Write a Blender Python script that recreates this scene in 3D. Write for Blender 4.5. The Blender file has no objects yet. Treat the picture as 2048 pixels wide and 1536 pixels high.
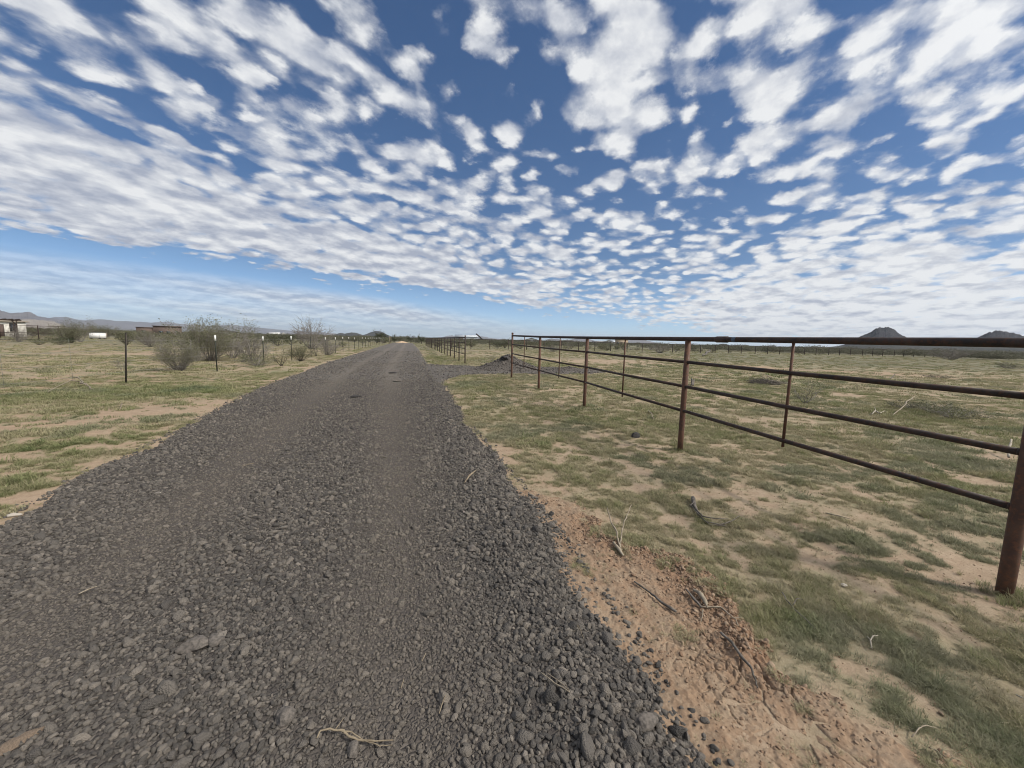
import bpy, bmesh, math, random
import numpy as np
from mathutils import Vector, Matrix, Euler

R = math.radians
random.seed(7)
SC = bpy.context.scene
COL = SC.collection

# ------------------------------------------------------------------ camera
FPX, CAM_H = 769.0, 1.5
def cam_axes():
    yaw, pitch, roll = R(15.2), R(6.45), R(1.4)
    f = Vector((math.sin(yaw)*math.cos(pitch), math.cos(yaw)*math.cos(pitch), -math.sin(pitch)))
    r0 = f.cross(Vector((0, 0, 1))).normalized()
    u0 = r0.cross(f)
    return f, math.cos(roll)*r0 + math.sin(roll)*u0, -math.sin(roll)*r0 + math.cos(roll)*u0
CF, CR, CU = cam_axes()
cam = bpy.data.cameras.new('camera')
cam.sensor_width = 36.0
cam.lens = FPX/2048*36.0
cam.clip_start, cam.clip_end = 0.05, 200000
camo = bpy.data.objects.new('camera', cam)
COL.objects.link(camo)
m = Matrix((CR, CU, -CF)).transposed().to_4x4()
m.translation = Vector((0, 0, CAM_H))
camo.matrix_world = m
SC.camera = camo
SC.render.resolution_x, SC.render.resolution_y = 1024, 768

# ------------------------------------------------------------------ view
SC.view_settings.view_transform = 'Standard'
SC.view_settings.look = 'None'
SC.view_settings.exposure = 0.4
SC.view_settings.gamma = 1.0
SC.view_settings.use_curve_mapping = False
SC.render.engine = 'CYCLES'
SC.cycles.max_bounces = 5
SC.cycles.diffuse_bounces = 2
SC.cycles.glossy_bounces = 2
SC.cycles.transparent_max_bounces = 8
SC.cycles.volume_bounces = 0
SC.cycles.filter_width = 1.0
SC.cycles.use_denoising = True
SC.cycles.denoiser = 'OPENIMAGEDENOISE'
SC.cycles.denoising_input_passes = 'RGB_ALBEDO_NORMAL'
SC.cycles.denoising_prefilter = 'ACCURATE'

# ------------------------------------------------------------------ sun and sky
SUN_AZ, SUN_EL = 128.0, 44.0          # degrees clockwise from +Y, degrees up
sl = bpy.data.lights.new('sun', 'SUN')
sl.energy = 2.6
sl.angle = R(5)
sl.color = (1.0, 0.93, 0.82)
so = bpy.data.objects.new('sun', sl)
COL.objects.link(so)
sd = Vector((math.sin(R(SUN_AZ))*math.cos(R(SUN_EL)), math.cos(R(SUN_AZ))*math.cos(R(SUN_EL)), math.sin(R(SUN_EL))))
so.rotation_euler = sd.to_track_quat('Z', 'Y').to_euler()
so.location = sd*50

def ray(px, py):
    return (CF*FPX + CR*(px-1024) - CU*(py-768)).normalized()
class NT:
    """small helper that writes node trees as expressions"""
    def __init__(self, tree):
        self.t = tree
    def node(self, kind, **kw):
        n = self.t.nodes.new(kind)
        for k, v in kw.items():
            setattr(n, k, v)
        return n
    def put(self, sock, v):
        if isinstance(v, bpy.types.NodeSocket):
            self.t.links.new(v, sock)
        elif v is not None:
            sock.default_value = v
    def m(self, op, a, b=None, c=None, clamp=False):
        n = self.node('ShaderNodeMath', operation=op, use_clamp=clamp)
        for i, v in enumerate((a, b, c)):
            if v is not None:
                self.put(n.inputs[i], v)
        return n.outputs[0]
    def add(self, a, b): return self.m('ADD', a, b)
    def sub(self, a, b): return self.m('SUBTRACT', a, b)
    def mul(self, a, b): return self.m('MULTIPLY', a, b)
    def ss(self, v, a, b, o0=0.0, o1=1.0):
        n = self.node('ShaderNodeMapRange', interpolation_type='SMOOTHSTEP')
        self.put(n.inputs['Value'], v)
        for k, x in (('From Min', a), ('From Max', b), ('To Min', o0), ('To Max', o1)):
            self.put(n.inputs[k], x)
        return n.outputs['Result']
    def xyz(self, x, y, z=0.0):
        n = self.node('ShaderNodeCombineXYZ')
        for i, v in enumerate((x, y, z)):
            self.put(n.inputs[i], v)
        return n.outputs[0]
    def noise(self, vec, scale, detail=4.0, rough=0.5, dist=0.0, lac=2.0, dims='3D', out='Fac'):
        n = self.node('ShaderNodeTexNoise', noise_dimensions=dims)
        if vec is not None:
            self.put(n.inputs['Vector'], vec)
        n.inputs['Scale'].default_value = scale
        n.inputs['Detail'].default_value = detail
        n.inputs['Roughness'].default_value = rough
        n.inputs['Lacunarity'].default_value = lac
        n.inputs['Distortion'].default_value = dist
        return n.outputs[out]
    def vor(self, vec, scale, feature='F1', rand=1.0, out='Distance'):
        n = self.node('ShaderNodeTexVoronoi', feature=feature)
        if vec is not None:
            self.put(n.inputs['Vector'], vec)
        n.inputs['Scale'].default_value = scale
        n.inputs['Randomness'].default_value = rand
        return n.outputs[out]
    def mix(self, f, a, b, mode='MIX'):
        n = self.node('ShaderNodeMix', data_type='RGBA', blend_type=mode)
        self.put(n.inputs[0], f)
        for s, v in ((n.inputs[6], a), (n.inputs[7], b)):
            if isinstance(v, tuple) and len(v) == 3:
                v = (*v, 1.0)
            self.put(s, v)
        return n.outputs[2]
    def ramp(self, f, stops):
        n = self.node('ShaderNodeValToRGB')
        self.put(n.inputs[0], f)
        els = n.color_ramp.elements
        while len(els) < len(stops):
            els.new(0.5)
        for e, (p, c) in zip(els, stops):
            e.position = p
            e.color = (*c, 1.0) if len(c) == 3 else c
        return n.outputs[0]
    def attr(self, name, kind='GEOMETRY', out='Fac'):
        n = self.node('ShaderNodeAttribute', attribute_name=name, attribute_type=kind)
        return n.outputs[out]

def build_world():
    w = bpy.data.worlds.new('World')
    SC.world = w
    w.use_nodes = True
    w.node_tree.nodes.clear()
    t = NT(w.node_tree)
    sky = t.node('ShaderNodeTexSky', sky_type='NISHITA', sun_disc=False)
    sky.sun_elevation = R(SUN_EL)
    sky.sun_rotation = R(SUN_AZ)
    sky.altitude = 400
    sky.air_density = 1.0
    sky.dust_density = 0.15
    sky.ozone_density = 2.0
    geo = t.node('ShaderNodeTexCoord')
    sep = t.node('ShaderNodeSeparateXYZ')
    t.put(sep.inputs[0], geo.outputs['Generated'])
    dx, dy, dz = sep.outputs
    # the lowest degrees of the sky model are yellow with dust; this air is clean
    t.put(sky.inputs['Vector'], t.xyz(dx, dy, t.add(t.mul(t.m('MAXIMUM', dz, 0.0), 1.0), 0.065)))
    # the cloud deck is a level sheet that curves down towards the horizon: directions are projected on it
    az = R(47.0)
    zz = t.add(t.m('MAXIMUM', dz, 0.0), 0.16)
    U = t.m('DIVIDE', t.add(t.mul(dx, math.sin(az)), t.mul(dy, math.cos(az))), zz)
    W = t.m('DIVIDE', t.add(t.mul(dx, -math.cos(az)), t.mul(dy, math.sin(az))), zz)
    cosun = t.m('MAXIMUM', t.add(t.add(t.mul(dx, sd.x), t.mul(dy, sd.y)), t.mul(dz, sd.z)), 0.0)
    def vmath(op, a, b=None, sc=None):
        n = t.node('ShaderNodeVectorMath', operation=op)
        t.put(n.inputs[0], a)
        if b is not None: t.put(n.inputs[1], b)
        if sc is not None: n.inputs['Scale'].default_value = sc
        return n.outputs['Value'] if op == 'DOT_PRODUCT' else n.outputs[0]
    def wave(vec, scale, detail, rough, amount):
        n = t.node('ShaderNodeTexNoise')
        t.put(n.inputs['Vector'], vec)
        n.inputs['Scale'].default_value = scale
        n.inputs['Detail'].default_value = detail
        n.inputs['Roughness'].default_value = rough
        return vmath('ADD', vec, vmath('SCALE', vmath('SUBTRACT', n.outputs['Color'], (0.5, 0.5, 0.5)), sc=amount))
    gen = geo.outputs['Generated']
    leftness = t.ss(W, 0.8, 2.0)
    pp = wave(t.xyz(t.mul(U, 0.88), W, 0.0), 1.2, 2, 0.5, 0.14)
    pw = wave(pp, 9.0, 6, 0.6, 0.13)
    puff = t.noise(pp, 5.6, 9, 0.57)
    cell = t.vor(pw, 11.3, 'SMOOTH_F1')
    cell2 = t.vor(pw, 17.0, 'SMOOTH_F1')
    big = t.noise(t.xyz(t.mul(U, 0.45), t.mul(W, 1.25), 2.0), 1.7, 4, 0.55)
    d = t.add(t.mul(t.sub(puff, 0.5), 1.8), t.mul(t.sub(0.42, cell), 2.3))
    d = t.add(d, t.mul(t.sub(0.42, cell2), 0.55))
    d = t.add(d, t.add(t.mul(t.sub(big, 0.5), 1.0), COVER))
    d = t.add(d, t.mul(t.ss(cosun, 0.55, 0.9), 1.2))
    for (bx, by, rad, amp) in BLOBS:
        v = ray(bx, by)
        q = t.mul(t.sub(1.0, vmath('DOT_PRODUCT', gen, tuple(v))), -2.0/R(rad)**2)
        d = t.add(d, t.mul(t.m('POWER', math.e, q), amp))
    # low on the right the puffs close into one sheet
    d = t.add(d, t.mul(t.ss(dz, 0.30, 0.05), t.mul(t.ss(W, 1.5, -0.2), 0.95)))
    d = t.add(d, t.mul(t.ss(W, 1.1, 2.2), 0.42))
    # the left end of the deck is a straight line across the sky
    ed = np.array([ray(*p)[:] for p in ((-100, 415), (0, 445), (180, 490), (350, 520), (540, 548), (700, 566), (880, 580), (1060, 612), (1200, 645))])
    nrm = np.linalg.svd(ed)[2][-1]
    if nrm[2] > 0: nrm = -nrm
    edge0 = vmath('DOT_PRODUCT', gen, tuple(nrm))
    edge = t.add(edge0, t.mul(t.sub(t.noise(pp, 2.2, 6, 0.65), 0.5), 0.11))
    d = t.sub(d, t.ss(edge, -0.035, 0.04, 0.0, 2.4))
    d = t.add(d, t.mul(t.mul(t.ss(edge, -0.16, -0.02), t.ss(edge, 0.02, -0.02)), t.mul(leftness, 0.45)))
    dens = t.ss(d, -0.20, 0.70)
    # thin high veil beyond the edge, drawn into streaks along it
    veil = t.noise(t.xyz(t.mul(U, 0.22), t.mul(W, 0.55), 5.0), 1.5, 4, 0.5)
    fade_r = t.ss(W, 1.4, 3.2)
    veil = t.mul(t.add(t.mul(t.ss(veil, 0.38, 0.72), 0.42), t.mul(fade_r, 0.48)), t.mul(t.ss(edge0, 0.018, 0.055), t.add(0.25, t.mul(fade_r, 0.75))))
    dens = t.m('MAXIMUM', dens, veil)
    # brightness of the cloud: thicker cores are greyer, rims facing the sun whiter
    pl = vmath('SCALE', pp, sc=0.962)
    puff2 = t.noise(pl, 5.6, 5, 0.57)
    rim = t.mul(t.sub(puff, puff2), -2.6)
    grey = t.noise(t.xyz(t.mul(U, 0.7), W, 8.0), 3.4, 6, 0.6)
    lum = t.add(t.add(0.62, rim), t.mul(t.sub(grey, 0.5), 1.25))
    lum = t.sub(lum, t.mul(leftness, 0.24))
    lum = t.add(lum, t.mul(t.ss(cell, 0.5, 0.2), 0.30))
    lum = t.add(lum, t.mul(t.ss(W, 1.2, -0.8), 0.15))
    lum = t.m('MINIMUM', t.m('MAXIMUM', lum, 0.0), 1.0)
    ccol = t.mix(lum, CLOUD_DARK, CLOUD_LIGHT)
    # the veiled sun: clouds close up round it, with glow added as unseen fill
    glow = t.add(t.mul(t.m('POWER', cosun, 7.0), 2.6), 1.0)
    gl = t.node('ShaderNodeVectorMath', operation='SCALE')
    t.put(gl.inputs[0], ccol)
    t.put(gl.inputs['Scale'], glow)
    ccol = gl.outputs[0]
    hs = t.node('ShaderNodeHueSaturation')
    t.put(hs.inputs['Color'], sky.outputs[0])
    hs.inputs['Saturation'].default_value = SKY_SAT
    hs.inputs['Value'].default_value = SKY_VAL
    hs.inputs['Hue'].default_value = SKY_HUE
    lo = t.node('ShaderNodeVectorMath', operation='SCALE')
    t.put(lo.inputs[0], hs.outputs[0])
    t.put(lo.inputs['Scale'], t.ss(dz, 0.20, 0.0, 1.0, 1.6))
    fade = t.ss(dz, 0.0, 0.03, 0.75, 1.0)
    below = t.ss(dz, -0.02, 0.0)
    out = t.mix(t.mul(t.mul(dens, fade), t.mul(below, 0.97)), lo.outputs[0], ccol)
    bg = t.node('ShaderNodeBackground')
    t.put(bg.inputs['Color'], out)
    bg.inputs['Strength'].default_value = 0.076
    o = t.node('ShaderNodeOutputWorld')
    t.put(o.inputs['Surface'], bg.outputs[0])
    w.cycles.sampling_method = 'MANUAL'
    w.cycles.sample_map_resolution = 1024

# denser and clearer parts of the deck: (place in the photograph, spread in degrees, amount)
BLOBS = [(800, 10, 4.5, -0.50), (1050, 110, 3.5, -0.50), (1030, 190, 3.5, -0.50), (1085, 275, 3, -0.40), (1140, 320, 2.5, -0.22), (940, 250, 2, -0.22),
         (1385, 425, 2.5, -0.36), (1330, 555, 4, -0.50), (1180, 600, 2.5, -0.22), (1480, 520, 2.5, -0.22), (250, 150, 3.5, -0.43), (430, 190, 3, -0.25), (480, 90, 2.5, -0.29),
         (1690, 40, 2.5, -0.43), (1740, 330, 2, -0.22), (1440, 250, 1.8, -0.29), (60, 90, 2.5, -0.29), (700, 300, 2, -0.18), (620, 220, 2.5, -0.22), (1850, 120, 2, -0.25),
         (300, 60, 4.5, 0.30), (590, 70, 4, 0.28), (960, 30, 2.5, 0.25), (1090, 75, 2.5, 0.22), (1290, 65, 4.5, 0.30), (1545, 60, 3.5, 0.28), (1525, 190, 3.5, 0.28), (1690, 220, 4, 0.28),
         (1200, 190, 4, 0.22), (1970, 90, 5, 0.28), (1830, 170, 3, 0.22), (560, 250, 3, 0.19), (160, 260, 5, 0.22), (900, 440, 6, 0.11), (1290, 250, 3, 0.19)]
COVER = 0.17
CLOUD_DARK, CLOUD_LIGHT = (4.0, 4.4, 5.4), (8.7, 8.8, 8.9)
SKY_SAT, SKY_VAL, SKY_HUE = 1.20, 0.97, 0.504
build_world()
#ENDSKY

# ================================================================== helpers
def gpt(px, py):
    """ground point seen at a place of the photograph, used to measure the layout"""
    d = ray(px, py)
    k = -CAM_H/d.z
    return (d.x*k, d.y*k)
def at(px, dist):
    """point of the plain at a bearing and a distance"""
    d = ray(px, 681+(px-1024)*0.0244)
    n = math.hypot(d.x, d.y)
    return (d.x/n*dist, d.y/n*dist)
def bearing(px):
    d = ray(px, 681+(px-1024)*0.0244)
    return math.atan2(d.x, d.y)

def _hash(ix, iy, s):
    h = (ix.astype(np.int64)*374761393 + iy.astype(np.int64)*668265263 + s*1274126177) & 0xffffffff
    h = ((h ^ (h >> 13))*1274126177) & 0xffffffff
    h = h ^ (h >> 16)
    return (h & 0xffffff).astype(np.float64)/0xffffff
def vn(x, y, s):
    ix, iy = np.floor(x), np.floor(y)
    fx, fy = x-ix, y-iy
    fx = fx*fx*fx*(fx*(fx*6-15)+10)
    fy = fy*fy*fy*(fy*(fy*6-15)+10)
    a, b = _hash(ix, iy, s), _hash(ix+1, iy, s)
    c, d = _hash(ix, iy+1, s), _hash(ix+1, iy+1, s)
    return (a*(1-fx)+b*fx)*(1-fy) + (c*(1-fx)+d*fx)*fy
def fbm(x, y, f, octs=3, rough=0.5, s=1):
    x, y = np.asarray(x, float), np.asarray(y, float)
    o, a, tot = 0, 1.0, 0
    for k in range(octs):
        c, sn = math.cos(0.6+k*1.1), math.sin(0.6+k*1.1)
        o = o + a*vn((x*c-y*sn)*f+17.3*k, (x*sn+y*c)*f-9.1*k, s+k*13)
        tot += a
        a *= rough
        f *= 2.03
    return o/tot
def sstep(v, a, b):
    t = np.clip((np.asarray(v, float)-a)/(b-a), 0, 1)
    return t*t*(3-2*t)
def voro(x, y, f, s=5):
    """distance to the nearest cell border (F2-F1) and a cell value"""
    x, y = x*f, y*f
    ix, iy = np.floor(x), np.floor(y)
    d1 = np.full(x.shape, 9.0)
    d2 = np.full(x.shape, 9.0)
    cv = np.zeros(x.shape)
    for i in (-1, 0, 1):
        for j in (-1, 0, 1):
            cx, cy = ix+i, iy+j
            d = np.hypot(cx+_hash(cx, cy, s)-x, cy+_hash(cx, cy, s+7)-y)
            n = d < d1
            d2 = np.where(n, d1, np.minimum(d2, d))
            cv = np.where(n, _hash(cx, cy, s+3), cv)
            d1 = np.where(n, d, d1)
    return d2-d1, cv

def raw_mesh(name, v, f, smooth=True, attrs=None):
    """mesh from a vertex array and an array of equal sided faces"""
    me = bpy.data.meshes.new(name)
    v = np.asarray(v, np.float32)
    f = np.asarray(f, np.int32)
    k = f.shape[1]
    me.vertices.add(len(v))
    me.vertices.foreach_set('co', v.ravel())
    me.loops.add(f.size)
    me.loops.foreach_set('vertex_index', f.ravel())
    me.polygons.add(len(f))
    me.polygons.foreach_set('loop_start', np.arange(0, f.size, k, dtype=np.int32))
    if smooth:
        me.polygons.foreach_set('use_smooth', np.ones(len(f), bool))
    for n, a in (attrs or {}).items():
        at_ = me.attributes.new(n, 'FLOAT', 'POINT')
        at_.data.foreach_set('value', np.asarray(a, np.float32))
    me.update(calc_edges=True)
    me.validate()
    return me
def link(name, me, mat=None, parent=None):
    o = bpy.data.objects.new(name, me)
    if mat is not None:
        me.materials.clear()
        me.materials.append(mat)
    COL.objects.link(o)
    if parent is not None:
        o.parent = parent
    return o
def tag(o, label=None, cat=None, group=None, kind=None):
    if label: o['label'] = label
    if cat: o['category'] = cat
    if group: o['group'] = group
    if kind: o['kind'] = kind
    return o
def thing(name, label, cat, loc=(0, 0, 0), rz=0.0, group=None):
    o = bpy.data.objects.new(name, None)
    o.empty_display_size = 0.2
    COL.objects.link(o)
    o.location = loc
    o.rotation_euler = (0, 0, rz)
    return tag(o, label, cat, group)
def copy_tree(o, parent=None):
    c = o.copy()
    COL.objects.link(c)
    c.parent = parent
    for ch in list(o.children):
        copy_tree(ch, c)
    return c

class MB:
    """collects tubes, boxes and faces into one mesh"""
    def __init__(self):
        self.v, self.f, self.n = [], [], 0
    def _add(self, v, f):
        v = np.asarray(v, float)
        f = np.asarray(f, int)
        if f.shape[1] == 3:
            f = np.c_[f, f[:, 2:]]
        self.v.append(v)
        self.f.append(f+self.n)
        self.n += len(v)
        return self
    def tube(self, pts, rad, n=8, caps=True):
        pts = np.asarray(pts, float)
        k = len(pts)
        rad = np.broadcast_to(np.asarray(rad, float), (k,))
        tan = np.gradient(pts, axis=0)
        tan /= np.linalg.norm(tan, axis=1)[:, None]+1e-9
        ref = np.array([0, 0, 1.0]) if abs(tan[0][2]) < 0.9 else np.array([1.0, 0, 0])
        a = np.cross(tan, ref)
        a /= np.linalg.norm(a, axis=1)[:, None]+1e-9
        b = np.cross(a, tan)
        th = np.arange(n)/n*2*np.pi
        ring = pts[:, None, :] + rad[:, None, None]*(np.cos(th)[None, :, None]*a[:, None, :]+np.sin(th)[None, :, None]*b[:, None, :])
        v = ring.reshape(-1, 3)
        i = np.arange(k-1)[:, None]*n
        j = np.arange(n)[None, :]
        f = np.stack([i+j, i+(j+1) % n, i+n+(j+1) % n, i+n+j], -1).reshape(-1, 4)
        if caps:
            v = np.vstack([v, pts[:1], pts[-1:]])
            c0, c1 = k*n, k*n+1
            jj = np.arange(n)
            e = (k-1)*n
            f = np.vstack([f, np.stack([np.full(n, c0), (jj+1) % n, jj, jj], -1),
                           np.stack([np.full(n, c1), e+jj, e+(jj+1) % n, e+(jj+1) % n], -1)])
        return self._add(v, f)
    def box(self, c, s, rz=0.0):
        x, y, z = s[0]/2, s[1]/2, s[2]/2
        v = np.array([(-x, -y, -z), (x, -y, -z), (x, y, -z), (-x, y, -z), (-x, -y, z), (x, -y, z), (x, y, z), (-x, y, z)])
        cs, sn = math.cos(rz), math.sin(rz)
        v = np.c_[v[:, 0]*cs-v[:, 1]*sn, v[:, 0]*sn+v[:, 1]*cs, v[:, 2]]+np.asarray(c)
        return self._add(v, [(0, 3, 2, 1), (4, 5, 6, 7), (0, 1, 5, 4), (1, 2, 6, 5), (2, 3, 7, 6), (3, 0, 4, 7)])
    def faces(self, v, f):
        return self._add(v, f)
    def mesh(self, name, smooth=True):
        v = np.vstack(self.v)
        f = np.vstack(self.f)
        me = bpy.data.meshes.new(name)
        tri = f[:, 2] == f[:, 3]
        lens = np.where(tri, 3, 4)
        st = np.concatenate([[0], np.cumsum(lens)[:-1]])
        keep = np.ones((len(f), 4), bool)
        keep[tri, 3] = False
        me.vertices.add(len(v))
        me.vertices.foreach_set('co', v.astype(np.float32).ravel())
        lv = f[keep]
        me.loops.add(len(lv))
        me.loops.foreach_set('vertex_index', lv.astype(np.int32))
        me.polygons.add(len(f))
        me.polygons.foreach_set('loop_start', st.astype(np.int32))
        if smooth:
            me.polygons.foreach_set('use_smooth', np.ones(len(f), bool))
        me.update(calc_edges=True)
        me.validate()
        return me
    def build(self, name, mat, parent=None, smooth=True):
        return link(name, self.mesh(name, smooth), mat, parent)

# ================================================================== materials
def new_mat(name, rough=0.8, spec=0.3):
    mt = bpy.data.materials.new(name)
    mt.use_nodes = True
    mt.node_tree.nodes.clear()
    t = NT(mt.node_tree)
    b = t.node('ShaderNodeBsdfPrincipled')
    b.inputs['Roughness'].default_value = rough
    b.inputs['Specular IOR Level'].default_value = spec
    o = t.node('ShaderNodeOutputMaterial')
    t.put(o.inputs[0], b.outputs[0])
    return mt, t, b
def bump(t, b, h, strength=0.5, dist=0.01):
    n = t.node('ShaderNodeBump')
    n.inputs['Strength'].default_value = strength
    n.inputs['Distance'].default_value = dist
    t.put(n.inputs['Height'], h)
    t.put(b.inputs['Normal'], n.outputs[0])
def mottled(name, c1, c2, scale=3.0, rough=0.8, spec=0.3, metal=0.0, bs=0.3, bd=0.004, detail=6):
    """two colours worked together by noise, with a matching fine bump"""
    mt, t, b = new_mat(name, rough, spec)
    co = t.node('ShaderNodeTexCoord').outputs['Object']
    n = t.noise(co, scale, detail, 0.62)
    t.put(b.inputs['Base Color'], t.mix(t.ss(n, 0.35, 0.65), c1, c2))
    b.inputs['Metallic'].default_value = metal
    if bs:
        bump(t, b, t.noise(co, scale*9, 4, 0.6), bs, bd)
    return mt

def rust_mat(name, c_dark, c_mid, c_red, streak=1.0):
    mt, t, b = new_mat(name, 0.72, 0.35)
    co = t.node('ShaderNodeTexCoord').outputs['Object']
    n1 = t.noise(co, 5.0, 7, 0.65)
    n2 = t.noise(co, 38.0, 5, 0.6)
    c = t.mix(t.ss(n1, 0.36, 0.66), c_dark, c_mid)
    c = t.mix(t.mul(t.ss(n2, 0.45, 0.7), 0.6*streak), c, c_red)
    t.put(b.inputs['Base Color'], c)
    b.inputs['Metallic'].default_value = 0.0
    t.put(b.inputs['Roughness'], t.ss(n2, 0.3, 0.7, 0.55, 0.9))
    bump(t, b, t.add(n2, t.mul(n1, 0.6)), 0.25, 0.002)
    return mt
M = {}
M['pipe'] = rust_mat('rusted_pipe', (0.020, 0.015, 0.013), (0.055, 0.036, 0.028), (0.12, 0.056, 0.032), 0.8)
M['post'] = rust_mat('rusted_post', (0.065, 0.035, 0.025), (0.115, 0.060, 0.038), (0.18, 0.082, 0.046))
M['pipe_far'] = rust_mat('dark_rusted_pipe', (0.022, 0.015, 0.013), (0.035, 0.022, 0.018), (0.06, 0.03, 0.022))
M['tape'] = mottled('blue_paint_mark', (0.10, 0.13, 0.17), (0.06, 0.08, 0.11), 20)
M['tpost'] = mottled('dark_green_steel', (0.020, 0.026, 0.018), (0.036, 0.036, 0.026), 12, 0.6)
M['tpost_brown'] = mottled('brown_black_steel', (0.026, 0.022, 0.017), (0.045, 0.036, 0.026), 12, 0.6)
M['white'] = mottled('white_paint', (0.78, 0.78, 0.75), (0.66, 0.66, 0.62), 14, 0.5, bs=0.1)
M['wire'] = mottled('galvanised_wire', (0.22, 0.22, 0.21), (0.12, 0.11, 0.10), 40, 0.5, bs=0)
M['wood_pale'] = mottled('bleached_wood', (0.30, 0.255, 0.19), (0.18, 0.145, 0.105), 30, 0.85, bd=0.002)
M['wood_grey'] = mottled('weathered_grey_wood', (0.16, 0.14, 0.12), (0.07, 0.06, 0.05), 25, 0.9, bd=0.002)
M['wood_white'] = mottled('sun_white_wood', (0.34, 0.305, 0.245), (0.24, 0.205, 0.155), 30, 0.85, bd=0.002)
M['straw'] = mottled('straw', (0.235, 0.19, 0.13), (0.15, 0.118, 0.08), 25, 0.8, bd=0.001)

# ---- ground
def ground_mat():
    mt, t, b = new_mat('desert_ground', 0.95, 0.1)
    co = t.node('ShaderNodeNewGeometry').outputs['Position']
    cov, lush, red, dk = (t.attr(k) for k in ('cover', 'lush', 'red', 'blotch'))
    fine = t.noise(co, 70, 5, 0.65)
    mid = t.noise(co, 9, 5, 0.6)
    soil = t.mix(red, SOIL_TAN, SOIL_RED)
    soil = t.mix(t.mul(t.ss(fine, 0.38, 0.68), 0.55), soil, SOIL_PALE)
    soil = t.mix(t.mul(t.ss(mid, 0.62, 0.4), 0.35), soil, SOIL_DARK)
    gr = t.mix(lush, GRASS_DRY, GRASS_GREEN)
    gr = t.mix(t.mul(t.ss(fine, 0.4, 0.65), 0.4), gr, GRASS_PALE)
    c = t.mix(t.m('MINIMUM', t.mul(cov, t.ss(fine, 0.25, 0.5, 0.72, 1.0)), 1.0), soil, gr)
    t.put(b.inputs['Base Color'], t.mix(t.mul(dk, 0.75), c, GRASS_DULL))
    h = t.add(t.mul(fine, 0.6), t.add(t.mul(t.noise(co, 190, 3, 0.6), 0.35), t.mul(mid, 1.2)))
    bump(t, b, h, 0.6, 0.02)
    return mt
SOIL_TAN, SOIL_RED = (0.315, 0.240, 0.168), (0.310, 0.200, 0.128)
SOIL_PALE, SOIL_DARK = (0.40, 0.32, 0.23), (0.215, 0.145, 0.095)
GRASS_DRY, GRASS_GREEN, GRASS_PALE, GRASS_DULL = (0.205, 0.190, 0.115), (0.145, 0.158, 0.082), (0.29, 0.268, 0.185), (0.132, 0.132, 0.088)
M['ground'] = ground_mat()

def gravel_mat(name):
    """bed under and between the loose stones; further off its grain reads as the stones"""
    mt, t, b = new_mat(name, 0.9, 0.2)
    co = t.node('ShaderNodeNewGeometry').outputs['Position']
    v1 = t.vor(co, 42, 'F1', out='Color')
    sp = t.node('ShaderNodeSeparateColor')
    t.put(sp.inputs[0], v1)
    edge = t.vor(co, 42, 'DISTANCE_TO_EDGE')
    fine = t.noise(co, 130, 4, 0.6)
    big = t.noise(co, 0.9, 4, 0.55)
    track = t.attr('track')
    c = t.ramp(sp.outputs[0], [(0.0, (0.056, 0.051, 0.047)), (0.5, (0.114, 0.102, 0.091)), (0.85, (0.168, 0.150, 0.130)), (1.0, (0.28, 0.245, 0.21))])
    c = t.mix(t.mul(t.ss(big, 0.35, 0.7), 0.35), c, (0.095, 0.080, 0.068))
    c = t.mix(t.mul(track, 0.5), c, (0.180, 0.156, 0.130))
    # dust and broken fines between the near stones; the gaps' darkness is painted into the colour
    c = t.mix(t.ss(t.attr('near'), 0.0, 1.0, 0.0, 0.6), c, (0.062, 0.053, 0.047))
    c = t.mix(t.mul(t.ss(fine, 0.5, 0.7), 0.4), c, (0.030, 0.028, 0.028))
    t.put(b.inputs['Base Color'], c)
    h = t.add(t.m('MINIMUM', edge, 0.25), t.mul(fine, 0.25))
    bump(t, b, h, 0.9, 0.03)
    return mt
M['gravel'] = gravel_mat('lava_gravel_bed')
def stone_mat():
    mt, t, b = new_mat('lava_stone', 0.85, 0.25)
    rnd = t.node('ShaderNodeObjectInfo').outputs['Random']
    tone = t.attr('tone', 'INSTANCER')
    co = t.node('ShaderNodeTexCoord').outputs['Object']
    c = t.ramp(rnd, [(0.0, (0.064, 0.059, 0.054)), (0.35, (0.112, 0.101, 0.090)), (0.75, (0.165, 0.146, 0.125)), (0.97, (0.215, 0.188, 0.158)), (1.0, (0.28, 0.245, 0.208))])
    c = t.mix(t.mul(tone, 0.6), c, (0.205, 0.176, 0.144))
    n = t.noise(co, 3.0, 5, 0.65)
    c = t.mix(t.mul(t.ss(n, 0.48, 0.72), 0.35), c, (0.06, 0.055, 0.052))
    t.put(b.inputs['Base Color'], c)
    bump(t, b, t.add(t.noise(co, 5, 5, 0.7), t.mul(t.vor(co, 7.0), 0.6)), 0.55, 0.10)
    return mt
M['stone'] = stone_mat()
M['boulder'] = mottled('dark_lava_rock', (0.028, 0.027, 0.028), (0.075, 0.068, 0.064), 8, 0.9, bs=0.8, bd=0.02)
M['rock_grey'] = mottled('grey_brown_rock', (0.19, 0.165, 0.142), (0.10, 0.088, 0.077), 3.2, 0.9, bs=0.5, bd=0.06)
M['rock_pale'] = mottled('pale_quartz', (0.42, 0.38, 0.33), (0.30, 0.26, 0.21), 30, 0.7)
M['rock_brown'] = mottled('brown_slab', (0.22, 0.165, 0.12), (0.12, 0.09, 0.066), 16, 0.9, bs=0.6, bd=0.006)
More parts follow.
